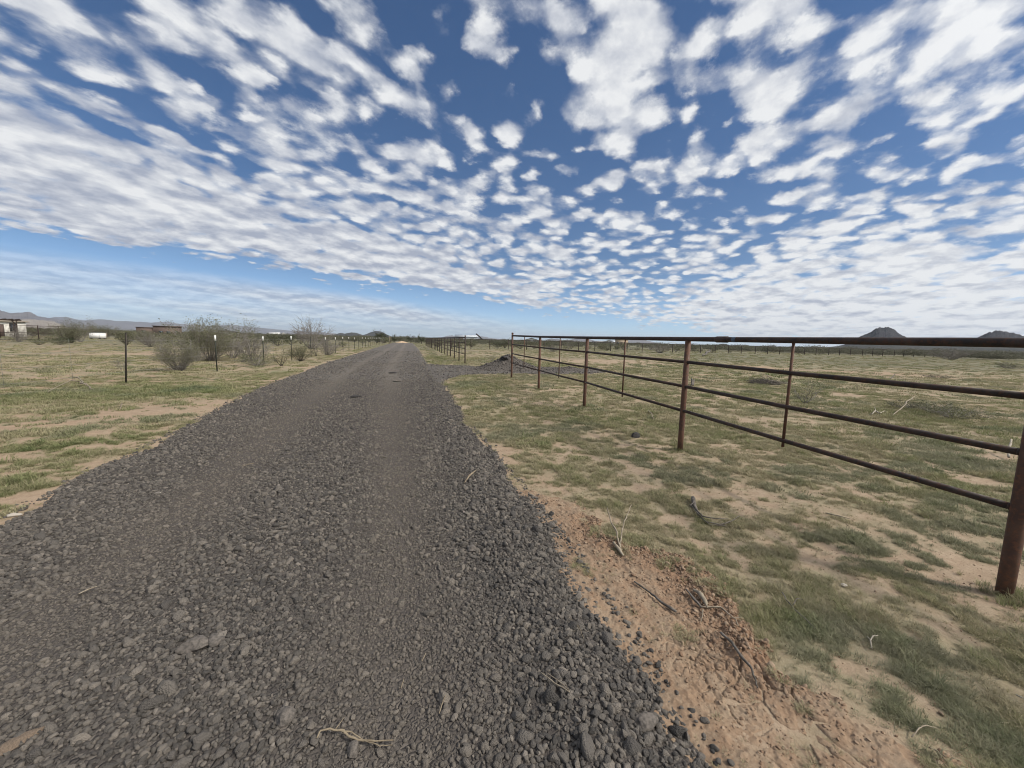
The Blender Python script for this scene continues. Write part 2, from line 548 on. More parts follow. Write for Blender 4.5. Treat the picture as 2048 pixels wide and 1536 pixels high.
def clod_mat():
    mt, t, b = new_mat('dirt_clod', 0.97, 0.05)
    rnd = t.node('ShaderNodeObjectInfo').outputs['Random']
    co = t.node('ShaderNodeTexCoord').outputs['Object']
    c = t.ramp(rnd, [(0.0, (0.190, 0.122, 0.082)), (0.5, (0.250, 0.175, 0.120)), (1.0, (0.34, 0.258, 0.184))])
    t.put(b.inputs['Base Color'], t.mix(t.mul(t.noise(co, 6, 5, 0.6), 0.5), c, (0.222, 0.150, 0.102)))
    bump(t, b, t.noise(co, 9, 5, 0.7), 0.35, 0.06)
    return mt
M['clod'] = clod_mat()
def strip_mat():
    mt, t, b = new_mat('bladed_dirt', 0.97, 0.05)
    co = t.node('ShaderNodeNewGeometry').outputs['Position']
    red = t.attr('red')
    fine = t.noise(co, 85, 6, 0.65)
    mid = t.noise(co, 11, 5, 0.6)
    c = t.mix(red, (0.248, 0.184, 0.128), (0.178, 0.114, 0.077))
    c = t.mix(t.mul(t.ss(t.noise(co, 3.2, 4, 0.6), 0.48, 0.68), 0.6), c, (0.172, 0.118, 0.080))
    c = t.mix(t.mul(t.ss(fine, 0.42, 0.66), 0.5), c, (0.325, 0.252, 0.178))
    c = t.mix(t.mul(t.ss(mid, 0.6, 0.4), 0.3), c, (0.24, 0.135, 0.078))
    t.put(b.inputs['Base Color'], c)
    bump(t, b, t.add(fine, t.mul(t.noise(co, 260, 3, 0.6), 0.4)), 0.55, 0.008)
    return mt
M['strip'] = strip_mat()
def grass_mat():
    mt, t, b = new_mat('desert_grass', 0.75, 0.15)
    lush = t.attr('lush', 'INSTANCER')
    rnd = t.node('ShaderNodeObjectInfo').outputs['Random']
    c = t.ramp(t.m('ADD', lush, t.mul(t.sub(rnd, 0.5), 0.35), clamp=True),
               [(0.0, (0.37, 0.320, 0.210)), (0.25, (0.315, 0.285, 0.172)), (0.5, (0.262, 0.256, 0.132)), (0.8, (0.185, 0.204, 0.092)), (1.0, (0.138, 0.170, 0.074))])
    blue = t.attr('blue', 'INSTANCER')
    c = t.mix(t.mul(blue, 0.6), c, (0.145, 0.17, 0.115))
    t.put(b.inputs['Base Color'], c)
    b.inputs['Subsurface Weight'].default_value = 0.0
    tr = t.node('ShaderNodeBsdfTranslucent')
    t.put(tr.inputs['Color'], c)
    mx = t.node('ShaderNodeMixShader')
    mx.inputs[0].default_value = 0.3
    t.put(mx.inputs[1], b.outputs[0])
    t.put(mx.inputs[2], tr.outputs[0])
    out = [n for n in mt.node_tree.nodes if n.type == 'OUTPUT_MATERIAL'][0]
    t.put(out.inputs[0], mx.outputs[0])
    return mt
M['grass'] = grass_mat()
def leaf_mat(name, c1, c2, c3):
    mt, t, b = new_mat(name, 0.7, 0.2)
    geo = t.node('ShaderNodeNewGeometry')
    rnd = geo.outputs['Random Per Island']
    oi = t.node('ShaderNodeObjectInfo').outputs['Random']
    c = t.ramp(rnd, [(0.0, c1), (0.55, c2), (1.0, c3)])
    c = t.mix(t.mul(oi, 0.35), c, (0.105, 0.098, 0.062))
    t.put(b.inputs['Base Color'], c)
    tr = t.node('ShaderNodeBsdfTranslucent')
    t.put(tr.inputs['Color'], c)
    mx = t.node('ShaderNodeMixShader')
    mx.inputs[0].default_value = 0.25
    t.put(mx.inputs[1], b.outputs[0])
    t.put(mx.inputs[2], tr.outputs[0])
    out = [n for n in mt.node_tree.nodes if n.type == 'OUTPUT_MATERIAL'][0]
    t.put(out.inputs[0], mx.outputs[0])
    return mt
M['leaf'] = leaf_mat('creosote_leaves', (0.090, 0.097, 0.050), (0.150, 0.152, 0.084), (0.23, 0.22, 0.135))
M['leaf_far'] = leaf_mat('far_scrub_leaves', (0.085, 0.088, 0.060), (0.125, 0.122, 0.085), (0.175, 0.165, 0.12))
M['leaf_dark'] = leaf_mat('dark_tree_leaves', (0.030, 0.040, 0.018), (0.050, 0.060, 0.028), (0.08, 0.088, 0.045))
M['twig'] = mottled('grey_twigs', (0.26, 0.238, 0.21), (0.14, 0.125, 0.108), 12, 0.9, bs=0)
M['twig_dark'] = mottled('dark_twigs', (0.065, 0.055, 0.046), (0.035, 0.030, 0.025), 12, 0.9, bs=0)
M['dead'] = mottled('dead_brush', (0.24, 0.20, 0.16), (0.12, 0.10, 0.08), 9, 0.9, bs=0)

# ================================================================== the lie of the land
RRY = [-12, 1, 3, 5, 7, 9.5, 13, 16, 23, 51, 102, 150]
RRX = [1.05, 1.06, 1.14, 1.09, 1.02, 1.06, 1.2, 1.15, 1.15, 1.4, 1.3, 1.3]
RLY = [-12, 2, 3.74, 6, 7.7, 12.3, 21.8, 40, 81, 126, 150]
RLX = [-2.85, -2.95, -3.08, -3.3, -3.5, -4.05, -4.4, -4.45, -4.4, -4.1, -4.1]
DNX = [0.9, 1.4, 2.0, 3.0, 4.0, 6.0, 8.4, 9.3, 10.1]
DNY = [12.2, 14.2, 15.6, 16.4, 16.6, 16.6, 16.8, 17.2, 18.2]
DFX = [0.9, 1.5, 2.3, 3.6, 6.0, 8.0, 9.3, 10.1]
DFY = [23.4, 22.3, 21.8, 21.2, 21.0, 20.9, 20.0, 18.4]
ROAD_END = 118.0
def road_in(x, y):
    """metres inside the road's edge (negative outside)"""
    wob = (fbm(x, y, 1.3, 4, 0.6, 31)-0.5)*0.34
    d = np.minimum(np.interp(y, RRY, RRX)-x, x-np.interp(y, RLY, RLX))
    return np.minimum(d, (ROAD_END-y)*0.3)+wob
def drive_in(x, y):
    wob = (fbm(x, y, 1.1, 4, 0.6, 37)-0.5)*0.5
    d = np.minimum(y-np.interp(x, DNX, DNY), np.interp(x, DFX, DFY)-y)
    d = np.minimum(d, np.minimum(10.1-x, x-0.2))
    return d+wob
# the bare strip graded along the right edge of the road, as a chain of points on its grassy side
SPX = [gpt(*q) for q in ((1085, 985), (1190, 1015), (1290, 1085), (1400, 1120), (1500, 1185), (1600, 1290), (1700, 1370), (1850, 1450), (2010, 1536))]
SPY = sorted((p[1], p[0]) for p in SPX)
_sy = [-1.0]+[p[0] for p in SPY]+[3.75]
_sx = [2.15]+[p[1] for p in SPY]+[1.0]
def strip_in(x, y):
    wob = (fbm(x, y, 3.0, 4, 0.6, 41)-0.5)*0.55
    d = np.interp(y, _sy, _sx)-0.17-x
    return np.minimum(np.minimum(d, x-0.85), (3.7-y))+wob
def ground_h(x, y):
    r = np.hypot(x, y)
    h = (fbm(x, y, 0.45, 3, 0.5, 3)-0.5)*0.07 + (fbm(x, y, 2.6, 3, 0.5, 4)-0.5)*0.035
    h = h + (fbm(x, y, 0.05, 2, 0.5, 5)-0.5)*0.22*sstep(r, 25, 80)
    g = np.maximum(road_in(x, y), drive_in(x, y))
    h = h*(1-sstep(g, -0.5, 0.1))
    return h - 0.05*sstep(g, 0.05, 0.45)
def road_h(x, y):
    g = road_in(x, y)
    cx = (np.interp(y, RRY, RRX)+np.interp(y, RLY, RLX))/2
    crown = 0.05-0.008*(x-cx)**2
    # two wheel tracks pressed in, a berm of loose stone along the right edge
    tr = wheel(x, y)
    h = crown*sstep(g, -0.02, 0.5) + 0.032*np.exp(-((g-0.32)/0.2)**2) - 0.022*tr
    h = h + (fbm(x, y, 3.2, 3, 0.5, 8)-0.5)*0.028*sstep(g, 0, 0.3)
    return h - 0.05*sstep(-g, -0.04, 0.16)
def wheel(x, y):
    cx = (np.interp(y, RRY, RRX)+np.interp(y, RLY, RLX))/2+0.05*np.sin(y*0.21)
    wo = (fbm(x, y, 0.7, 3, 0.5, 12)-0.5)*0.25
    return np.exp(-((np.abs(x-cx+wo)-0.85)/0.30)**2)

def pblob(x, y, px, py, sx, sy, amp):
    """a patch of the field centred where the photograph shows it; sizes in metres"""
    gx, gy = gpt(px, py)
    a = math.atan2(gx, gy)
    u = (x-gx)*math.cos(a)-(y-gy)*math.sin(a)
    w = (x-gx)*math.sin(a)+(y-gy)*math.cos(a)
    return amp*np.exp(-(u/sx)**2-(w/sy)**2)
LUSH = [(1200, 835, 0.9, 0.8, 0.5), (1330, 850, 0.8, 0.6, 0.5), (1480, 880, 0.7, 0.5, 0.35), (960, 772, 1.0, 2.2, 0.4), (880, 715, 1.5, 5, 0.5), (120, 790, 3.0, 1.2, 0.45),
        (300, 790, 2.2, 1.3, 0.4), (1900, 842, 1.6, 0.9, 0.5), (560, 752, 2.2, 2.0, 0.25), (100, 900, 1.0, 0.25, 0.4), (250, 880, 0.9, 0.3, 0.45), (60, 960, 0.7, 0.25, 0.5),
        (1600, 1180, 0.25, 0.2, 0.12), (1680, 1240, 0.22, 0.2, 0.18), (1950, 1260, 0.3, 0.2, 0.16), (1900, 1400, 0.3, 0.12, 0.16), (1100, 1000, 0.2, 0.2, 0.2)]
BARE = [(60, 910, 1.3, 0.30, -0.55), (180, 842, 2.6, 0.55, -0.22), (380, 815, 1.6, 0.6, -0.25), (40, 1000, 0.5, 0.25, -0.45), (1160, 720, 5.0, 3.5, -0.5), (330, 708, 6, 1.6, -0.5),
        (1560, 900, 0.9, 0.35, -0.08), (1500, 960, 0.6, 0.3, -0.07), (1620, 1060, 0.5, 0.35, -0.10), (1700, 1330, 0.3, 0.1, -0.25), (1900, 1210, 0.3, 0.12, -0.12), (1400, 980, 0.4, 0.3, -0.06), (1750, 1000, 0.5, 0.3, -0.06),
        (150, 690, 12, 4, -0.25), (1500, 735, 9, 3, -0.2), (1700, 745, 6, 2, -0.2), (960, 702, 5, 3, -0.45), (800, 683, 4, 8, -1.0), (520, 800, 1.0, 0.6, -0.3), (640, 735, 1.6, 1.2, -0.25)]
def cover_f(x, y):
    g = 0.26*fbm(x, y, 0.32, 3, 0.55, 51)+0.36*fbm(x, y, 1.9, 3, 0.55, 52)+0.30*fbm(x, y, 4.1, 2, 0.55, 54)+0.34*fbm(x, y, 8.5, 3, 0.6, 53)-0.02*(x < -2.5)
    for b in LUSH: g = g+pblob(x, y, *b[:4], b[4]*0.28)
    for b in BARE: g = g+pblob(x, y, *b[:4], b[4]*0.55)
    rd = road_in(x, y)
    g = g-0.06*np.exp(-((rd+0.10)/0.18)**2)              # the verge is thinner
    c = sstep(g, 0.435, 0.705)
    c = c*(1-sstep(np.maximum(rd, drive_in(x, y)), -0.12, 0.06))
    return c*(1-sstep(strip_in(x, y), -0.1, 0.06)*(1-0.5*sstep(fbm(x, y, 4.5, 3, 0.55, 59), 0.60, 0.70)))
def lush_f(x, y):
    l = 0.19-0.06*(x < -2.5)+(fbm(x, y, 0.21, 3, 0.55, 61)-0.5)*0.6+(fbm(x, y, 1.7, 3, 0.55, 62)-0.5)*0.6
    for b in LUSH: l = l+pblob(x, y, *b[:4], b[4]*0.5)
    l = l+0.12*np.exp(-((road_in(x, y)+0.9)/0.7)**2)
    return np.clip(l, 0, 1)

# ground points of the fence posts
P1 = [(3.40, -5.2), (3.42, -1.95), (3.52, 1.33), (3.72, 4.51), (3.92, 8.02), (3.93, 11.28), (3.96, 14.68)]
P2 = [(3.40, 23.74), (3.37, 26.4), (3.36, 29.1), (3.38, 32.0), (3.42, 35.2)]+[(3.44+0.01*k, 38.3+3.15*k) for k in range(15)]
def build_ground():
    fwd = R(15.2)
    a_f = np.arange(-64, 64.01, 0.125)
    a_c = np.arange(66.5, 293.6, 2.9)
    az = np.radians(np.concatenate([a_f, a_c]))+fwd
    rr = np.exp(np.linspace(math.log(0.3), math.log(26000), 760))
    na, nr = len(az), len(rr)
    A, Q = np.meshgrid(az, rr)
    x, y = (Q*np.sin(A)).ravel(), (Q*np.cos(A)).ravel()
    r = Q.ravel()
    z = ground_h(x, y)
    cov, lu = cover_f(x, y), lush_f(x, y)
    cl = fbm(x, y, 5.5, 2, 0.5, 57)*0.62+fbm(x, y, 13.0, 2, 0.5, 58)*0.38
    cov = cov*(0.55+0.45*sstep(cl+0.10*(cov-0.6), 0.38, 0.58))
    far = sstep(r, 60, 260)
    cov = cov*(1-far*0.35)+far*0.45*fbm(x, y, 0.02, 3, 0.5, 71)
    red = np.clip((fbm(x, y, 0.13, 4, 0.55, 72)-0.42)*2.2, 0, 1)*0.8
    rd = road_in(x, y)
    red = np.clip(red+0.18*np.exp(-((rd+0.2)/0.35)**2), 0, 1)
    blotch = sstep(fbm(x, y, 0.09, 4, 0.6, 73), 0.54, 0.68)*sstep(r, 15, 40)*0.7+sstep(r, 35, 75)*0.85+sstep(r, 110, 200)*0.15
    blotch = np.minimum(blotch, 1.0)
    v = np.vstack([np.c_[x, y, z], [[0, 0, float(ground_h(np.array([0.01]), np.array([0.01]))[0])]]])
    i = np.arange(nr-1)[:, None]*na
    j = np.arange(na)[None, :]
    f = np.stack([i+j, i+na+j, i+na+(j+1) % na, i+(j+1) % na], -1).reshape(-1, 4)
    c = nr*na
    jj = np.arange(na)
    tri = np.stack([np.full(na, c), jj, (jj+1) % na, (jj+1) % na], -1)
    e = lambda a, q: np.append(a, q)
    me = bpy.data.meshes.new('ground')
    mb = MB()
    mb.v, mb.f = [v], [np.vstack([f, tri])]
    me = mb.mesh('ground')
    for n, a in (('cover', e(cov, 0)), ('lush', e(lu, 0)), ('red', e(red, 0)), ('blotch', e(blotch, 0))):
        q = me.attributes.new(n, 'FLOAT', 'POINT')
        q.data.foreach_set('value', a.astype(np.float32))
    return tag(link('ground', me, M['ground']), kind='structure')
build_ground()

def sheet(name, xs, ys, hf, mat, attrs=None):
    X, Y = np.meshgrid(xs, ys) if xs.ndim == 1 else (xs, ys)
    x, y = X.ravel(), Y.ravel()
    ny, nx = X.shape
    i = np.arange(ny-1)[:, None]*nx
    j = np.arange(nx-1)[None, :]
    f = np.stack([i+j, i+j+1, i+nx+j+1, i+nx+j], -1).reshape(-1, 4)
    me = raw_mesh(name, np.c_[x, y, hf(x, y)], f, True, {k: g(x, y) for k, g in (attrs or {}).items()})
    return tag(link(name, me, mat), kind='structure')
def build_road():
    ys = np.concatenate([np.arange(-12, 0.4, 0.2), 0.4+np.cumsum(np.maximum(0.03, np.minimum(0.6, 0.012*np.arange(0, 900)*0.05+0.03)))])
    ys = ys[ys < ROAD_END+2]
    t = np.linspace(-0.09, 1.09, 190)
    lx, rx = np.interp(ys, RLY, RLX), np.interp(ys, RRY, RRX)
    X = lx[:, None]+(rx-lx)[:, None]*t[None, :]
    Y = np.repeat(ys[:, None], len(t), 1)
    sheet('gravel_road', X, Y, road_h, M['gravel'], {'track': wheel, 'near': lambda x, y: 1-sstep(np.hypot(x, y), 7, 17)})
    def dh(x, y):
        g = drive_in(x, y)
        inr = road_in(x, y)
        return 0.045*sstep(g, -0.02, 0.4)-0.055*sstep(-g, -0.04, 0.16)+(fbm(x, y, 2.5, 3, 0.5, 9)-0.5)*0.03-0.03*sstep(inr, 0.0, 0.4)
    sheet('gravel_driveway', np.linspace(0.3, 10.8, 180), np.linspace(11.8, 24, 200), dh, M['gravel'], {'track': lambda x, y: x*0, 'near': lambda x, y: x*0+0.2})
build_road()

# the graded strip: loose reddish ridge, smooth tan foot, cracked plates near the viewer
def strip_parts(x, y):
    s = strip_in(x, y)
    d = np.interp(y, _sy, _sx)-x                       # metres from the grassy side
    ridge = np.exp(-((d-0.22)/0.26)**2)*sstep(y, 0.9, 1.4)*sstep(y, 3.2, 2.5)
    crack = sstep(y, 1.75, 1.35)*sstep(x, 1.12, 1.3)
    return s, ridge, crack
def strip_h(x, y):
    s, ridge, crack = strip_parts(x, y)
    wx = x+(fbm(x, y, 7, 3, 0.5, 81)-0.5)*0.06
    wy = y+(fbm(x, y, 7, 3, 0.5, 82)-0.5)*0.06
    wx = wx+(fbm(x, y, 28, 3, 0.6, 181)-0.5)*0.016
    wy = wy+(fbm(x, y, 28, 3, 0.6, 182)-0.5)*0.016
    e1, c1 = voro(wx, wy, 7.0, 5)
    e2, c2 = voro(wx, wy, 17.0, 6)
    gate = sstep(fbm(x, y, 4.0, 2, 0.5, 83), 0.40, 0.56)
    ck = np.maximum(sstep(e1, 0.085, 0.035)*sstep(fbm(x, y, 3.1, 2, 0.5, 89), 0.42, 0.56), 0.6*sstep(e2, 0.11, 0.05)*gate)*crack
    tilt = (c1-0.5)*0.010*crack
    rub = fbm(x, y, 16, 4, 0.62, 84)
    e3, c3 = voro(wx, wy, 30.0, 8)
    h = ground_h(x, y)+0.008+0.014*ridge
    h = h+ridge*((rub-0.45)*0.040+(sstep(e3, 0, 0.4)*c3)*0.018)+(fbm(x, y, 9, 4, 0.55, 85)-0.5)*0.022
    h = h-0.017*ck+tilt+(fbm(x, y, 40, 3, 0.6, 90)-0.5)*0.015
    # long scratches left by the blade
    u = x+0.12*y
    h = h+(vn(u*34, y*1.1, 86)-0.5)*0.012*(1-crack)*(1-ridge)
    return h-0.05*sstep(-s, -0.03, 0.12)
def build_strip():
    sheet('bare_dirt_strip', np.arange(0.9, 3.1, 0.005), np.concatenate([np.arange(0.5, 1.9, 0.0042), np.arange(1.9, 3.75, 0.007)]), strip_h, M['strip'],
          {'red': lambda x, y: np.clip(strip_parts(x, y)[1]*1.1+0.25*(fbm(x, y, 3, 3, 0.5, 88)-0.3), 0, 1)})
build_strip()

# ================================================================== scattered stuff
def scatter(name, pts, rot, scl, idx, attrs, protos, label=None):
    """one object: points that carry copies of a few small shapes"""
    me = bpy.data.meshes.new(name)
    me.vertices.add(len(pts))
    me.vertices.foreach_set('co', np.asarray(pts, np.float32).ravel())
    def put(n, kind, data, key):
        q = me.attributes.new(n, kind, 'POINT')
        q.data.foreach_set(key, data)
    put('rot', 'FLOAT_VECTOR', np.asarray(rot, np.float32).ravel(), 'vector')
    put('scl', 'FLOAT_VECTOR', np.asarray(scl, np.float32).ravel(), 'vector')
    put('pick', 'INT', np.asarray(idx, np.int32), 'value')
    for k, a in attrs.items():
        put(k, 'FLOAT', np.asarray(a, np.float32), 'value')
    o = bpy.data.objects.new(name, me)
    COL.objects.link(o)
    pc = bpy.data.collections.new(name+'_shapes')
    for k, (pm, mat) in enumerate(protos):
        po = bpy.data.objects.new(f'{name}_shape_{k:02d}', pm)
        pm.materials.clear()
        pm.materials.append(mat)
        pc.objects.link(po)
    g = bpy.data.node_groups.new(name+'_scatter', 'GeometryNodeTree')
    g.interface.new_socket('Geometry', in_out='INPUT', socket_type='NodeSocketGeometry')
    g.interface.new_socket('Geometry', in_out='OUTPUT', socket_type='NodeSocketGeometry')
    N, L = g.nodes, g.links
    gi, go = N.new('NodeGroupInput'), N.new('NodeGroupOutput')
    ci = N.new('GeometryNodeCollectionInfo')
    ci.inputs['Collection'].default_value = pc
    ci.inputs['Separate Children'].default_value = True
    ci.inputs['Reset Children'].default_value = True
    ip = N.new('GeometryNodeInstanceOnPoints')
    ip.inputs['Pick Instance'].default_value = True
    def na(n, kind):
        q = N.new('GeometryNodeInputNamedAttribute')
        q.data_type = kind
        q.inputs['Name'].default_value = n
        return q.outputs['Attribute']
    L.new(gi.outputs[0], ip.inputs['Points'])
    L.new(ci.outputs[0], ip.inputs['Instance'])
    L.new(na('pick', 'INT'), ip.inputs['Instance Index'])
    er = N.new('FunctionNodeEulerToRotation')
    L.new(na('rot', 'FLOAT_VECTOR'), er.inputs[0])
    L.new(er.outputs[0], ip.inputs['Rotation'])
    L.new(na('scl', 'FLOAT_VECTOR'), ip.inputs['Scale'])
    L.new(ip.outputs[0], go.inputs[0])
    md = o.modifiers.new('scatter', 'NODES')
    md.node_group = g
    return tag(o, label, kind='stuff')

def ico(sub):
    bm = bmesh.new()
    bmesh.ops.create_icosphere(bm, subdivisions=sub, radius=1.0)
    v = np.array([q.co[:] for q in bm.verts])
    f = np.array([[w.index for w in q.verts] for q in bm.faces])
    bm.free()
    return v, f
def n3(v, f, s):
    return (fbm(v[:, 0]+v[:, 2]*0.7, v[:, 1]-v[:, 2]*0.4, f, 3, 0.55, s)+fbm(v[:, 1]+5, v[:, 2]+v[:, 0]*0.3, f, 3, 0.55, s+40)+fbm(v[:, 2]-3, v[:, 0], f, 3, 0.55, s+80))/3-0.5
def rock_mesh(name, seed, sub=3, sq=(1, 0.85, 0.7), rough=1.0):
    v, f = ico(sub)
    rs = np.random.RandomState(seed)
    # blunt facets: cut by a few planes, then made lumpy
    for k in range(9):
        n = rs.normal(size=3)
        n /= np.linalg.norm(n)
        h = rs.uniform(0.55, 0.9)
        d = v@n
        v = v-np.where(d > h, (d-h)*0.85, 0)[:, None]*n
    v = v*(1+0.55*rough*n3(v*1.0, 1.1, seed)+0.40*rough*n3(v, 3.1, seed+9))[:, None]
    v = v*np.array(sq)*rs.uniform(0.85, 1.15, 3)
    return raw_mesh(name, v, f, True)
RS = np.random.RandomState(11)

def build_stones():
    protos = [(rock_mesh(f'stone_shape_{k}', 100+k, 3 if k < 4 else 2), M['stone']) for k in range(12)]
    pts, scl, tone = [], [], []
    def lay(y0, y1, dens, med, sig, lim=(-4.7, 1.6)):
        n = int((lim[1]-lim[0])*(y1-y0)*dens)
        x = RS.uniform(lim[0], lim[1], n)
        y = RS.uniform(y0, y1, n)
        g = road_in(x, y)
        ok = (g > -0.05) & (RS.rand(n) < sstep(g, -0.10, 0.10)+0.02)
        b = np.arctan2(x, np.maximum(y, 1e-3))-R(15.2)
        ok &= (np.abs(b) < R(60))
        x, y, g = x[ok], y[ok], g[ok]
        s = med*np.exp(RS.normal(0, sig, len(x)))
        # coarser along the right hand berm, finer in the wheel tracks
        w = wheel(x, y)
        s = s*(1+0.18*np.exp(-((g-0.3)/0.4)**2)*(x > -0.3))*(1-0.35*w)
        z = road_h(x, y)+s*0.22
        pts.append(np.c_[x, y, z])
        scl.append(s)
        tone.append(np.clip(0.15+0.75*w+0.5*(fbm(x, y, 0.8, 3, 0.5, 91)-0.5)-0.5*(x > 0.2)*(g < 0.7), 0, 1))
    lay(0.45, 2.4, 4200, 0.0072, 0.36)
    lay(0.45, 2.4, 850, 0.0118, 0.32)
    lay(2.4, 4.5, 3000, 0.0082, 0.36)
    lay(2.4, 4.5, 560, 0.0145, 0.32)
    lay(0.45, 6.0, 22, 0.024, 0.22)
    lay(4.5, 8.0, 1500, 0.0105, 0.36)
    lay(4.5, 9.0, 120, 0.019, 0.3)
    lay(8.0, 14.0, 520, 0.0135, 0.36)
    lay(14.0, 24.0, 120, 0.019, 0.34)
    lay(24.0, 45.0, 20, 0.028, 0.34)
    p, s, tn = np.vstack(pts), np.concatenate(scl), np.concatenate(tone)
    # driveway and stray stones thrown on the verge
    n = 9000
    x, y = RS.uniform(0.8, 10.4, n), RS.uniform(12, 23.5, n)
    ok = (drive_in(x, y) > 0) & (road_in(x, y) < 0.05)
    x, y = x[ok], y[ok]
    q = 0.026*np.exp(RS.normal(0, 0.35, len(x)))
    p = np.vstack([p, np.c_[x, y, 0.035+q*0.2]])
    s = np.concatenate([s, q])
    tn = np.concatenate([tn, np.zeros(len(x))])
    n = 2400
    y = RS.uniform(0.6, 14, n)
    off = np.abs(RS.normal(0, 0.036, n))
    right = RS.rand(n) < 0.5
    x = np.where(right, np.interp(y, RRY, RRX)+off, np.interp(y, RLY, RLX)-off*1.5)
    q = 0.009*np.exp(RS.normal(0, 0.4, n))
    z = np.maximum(ground_h(x, y), np.where((y < 3.7) & (x > 0.9), strip_h(x, y), -1))+q*0.25
    p = np.vstack([p, np.c_[x, y, z]])
    s = np.concatenate([s, q])
    tn = np.concatenate([tn, np.zeros(n)])
    n = len(p)
    rot = RS.uniform(0, 6.28, (n, 3))
    rot[:, :2] = RS.normal(0, 0.45, (n, 2))
    sc = s[:, None]*RS.uniform(0.8, 1.25, (n, 3))
    idx = np.where(s > 0.014, RS.randint(0, 4, n), RS.randint(0, 12, n))
    scatter('lava_gravel', p, rot, sc, idx, {'tone': tn}, protos)
    return n
print('stones', build_stones())

def build_clods():
    protos = [(rock_mesh(f'clod_shape_{k}', 300+k, 2, (1, 0.9, 0.6), 1.1), M['clod']) for k in range(7)]
    n = 60000
    y = RS.uniform(0.6, 3.6, n)
    x = RS.uniform(1.05, 3.0, n)
    s_, ridge, crack = strip_parts(x, y)
    ok = (s_ > -0.06) & (RS.rand(n) < 0.28*sstep(fbm(x, y, 5, 3, 0.55, 98), 0.4, 0.6)+0.72*ridge*sstep(fbm(x, y, 2.4, 3, 0.55, 97), 0.36, 0.62))
    x, y, ridge = x[ok], y[ok], ridge[ok]
    s = np.minimum(0.0030*np.exp(RS.normal(0, 0.6, len(x)))*(1+0.6*ridge), 0.014)
    p = np.c_[x, y, strip_h(x, y)+s*0.15]
    # crumbs of soil over the bare parts of the field
    n = 14000
    a = RS.uniform(R(-15), R(76), n)
    r = RS.uniform(1.3, 7.0, n)
    gx, gy = r*np.sin(a), r*np.cos(a)
    ok = (cover_f(gx, gy) < 0.5) & (road_in(gx, gy) < -0.05) & (strip_in(gx, gy) < 0) & (gx > 0)
    gx, gy = gx[ok], gy[ok]
    s2 = 0.0024*np.exp(RS.normal(0, 0.5, len(gx)))
    p = np.vstack([p, np.c_[gx, gy, ground_h(gx, gy)+s2*0.3]])
    s = np.concatenate([s, s2])
    n = len(p)
    rot = np.c_[RS.normal(0, 0.4, (n, 2)), RS.uniform(0, 6.28, n)]
    scatter('dirt_clods', p, rot, s[:, None]*RS.uniform(0.75, 1.3, (n, 3)), RS.randint(0, 7, n), {}, protos)
    return n
print('clods', build_clods())

def tuft_mesh(name, seed, blades, rad, h, wid, lean=0.6):
    rs = np.random.RandomState(seed)
    V, F = [], []
    for k in range(blades):
        a, d = rs.uniform(0, 6.28), rad*math.sqrt(rs.rand())
        bx, by = d*math.cos(a), d*math.sin(a)
        dirn = rs.uniform(0, 6.28) if rs.rand() < 0.4 else a+rs.normal(0, 0.7)
        L = h*rs.uniform(0.45, 1.15)
        ln = lean*rs.uniform(0.3, 1.5)
        w = wid*rs.uniform(0.7, 1.3)
        px, py = -math.sin(dirn)*w, math.cos(dirn)*w
        o = len(V)
        for t, ww in ((0, 1.0), (0.45, 0.85), (0.8, 0.5), (1.0, 0.06)):
            hx = math.sin(ln*t)*L*t
            z = math.cos(ln*t*0.9)*L*t
            cx, cy = bx+math.cos(dirn)*hx, by+math.sin(dirn)*hx
            V += [(cx-px*ww, cy-py*ww, z-0.004), (cx+px*ww, cy+py*ww, z-0.004)]
        F += [(o+2*i, o+2*i+1, o+2*i+3, o+2*i+2) for i in range(3)]
    return raw_mesh(name, V, F, True)
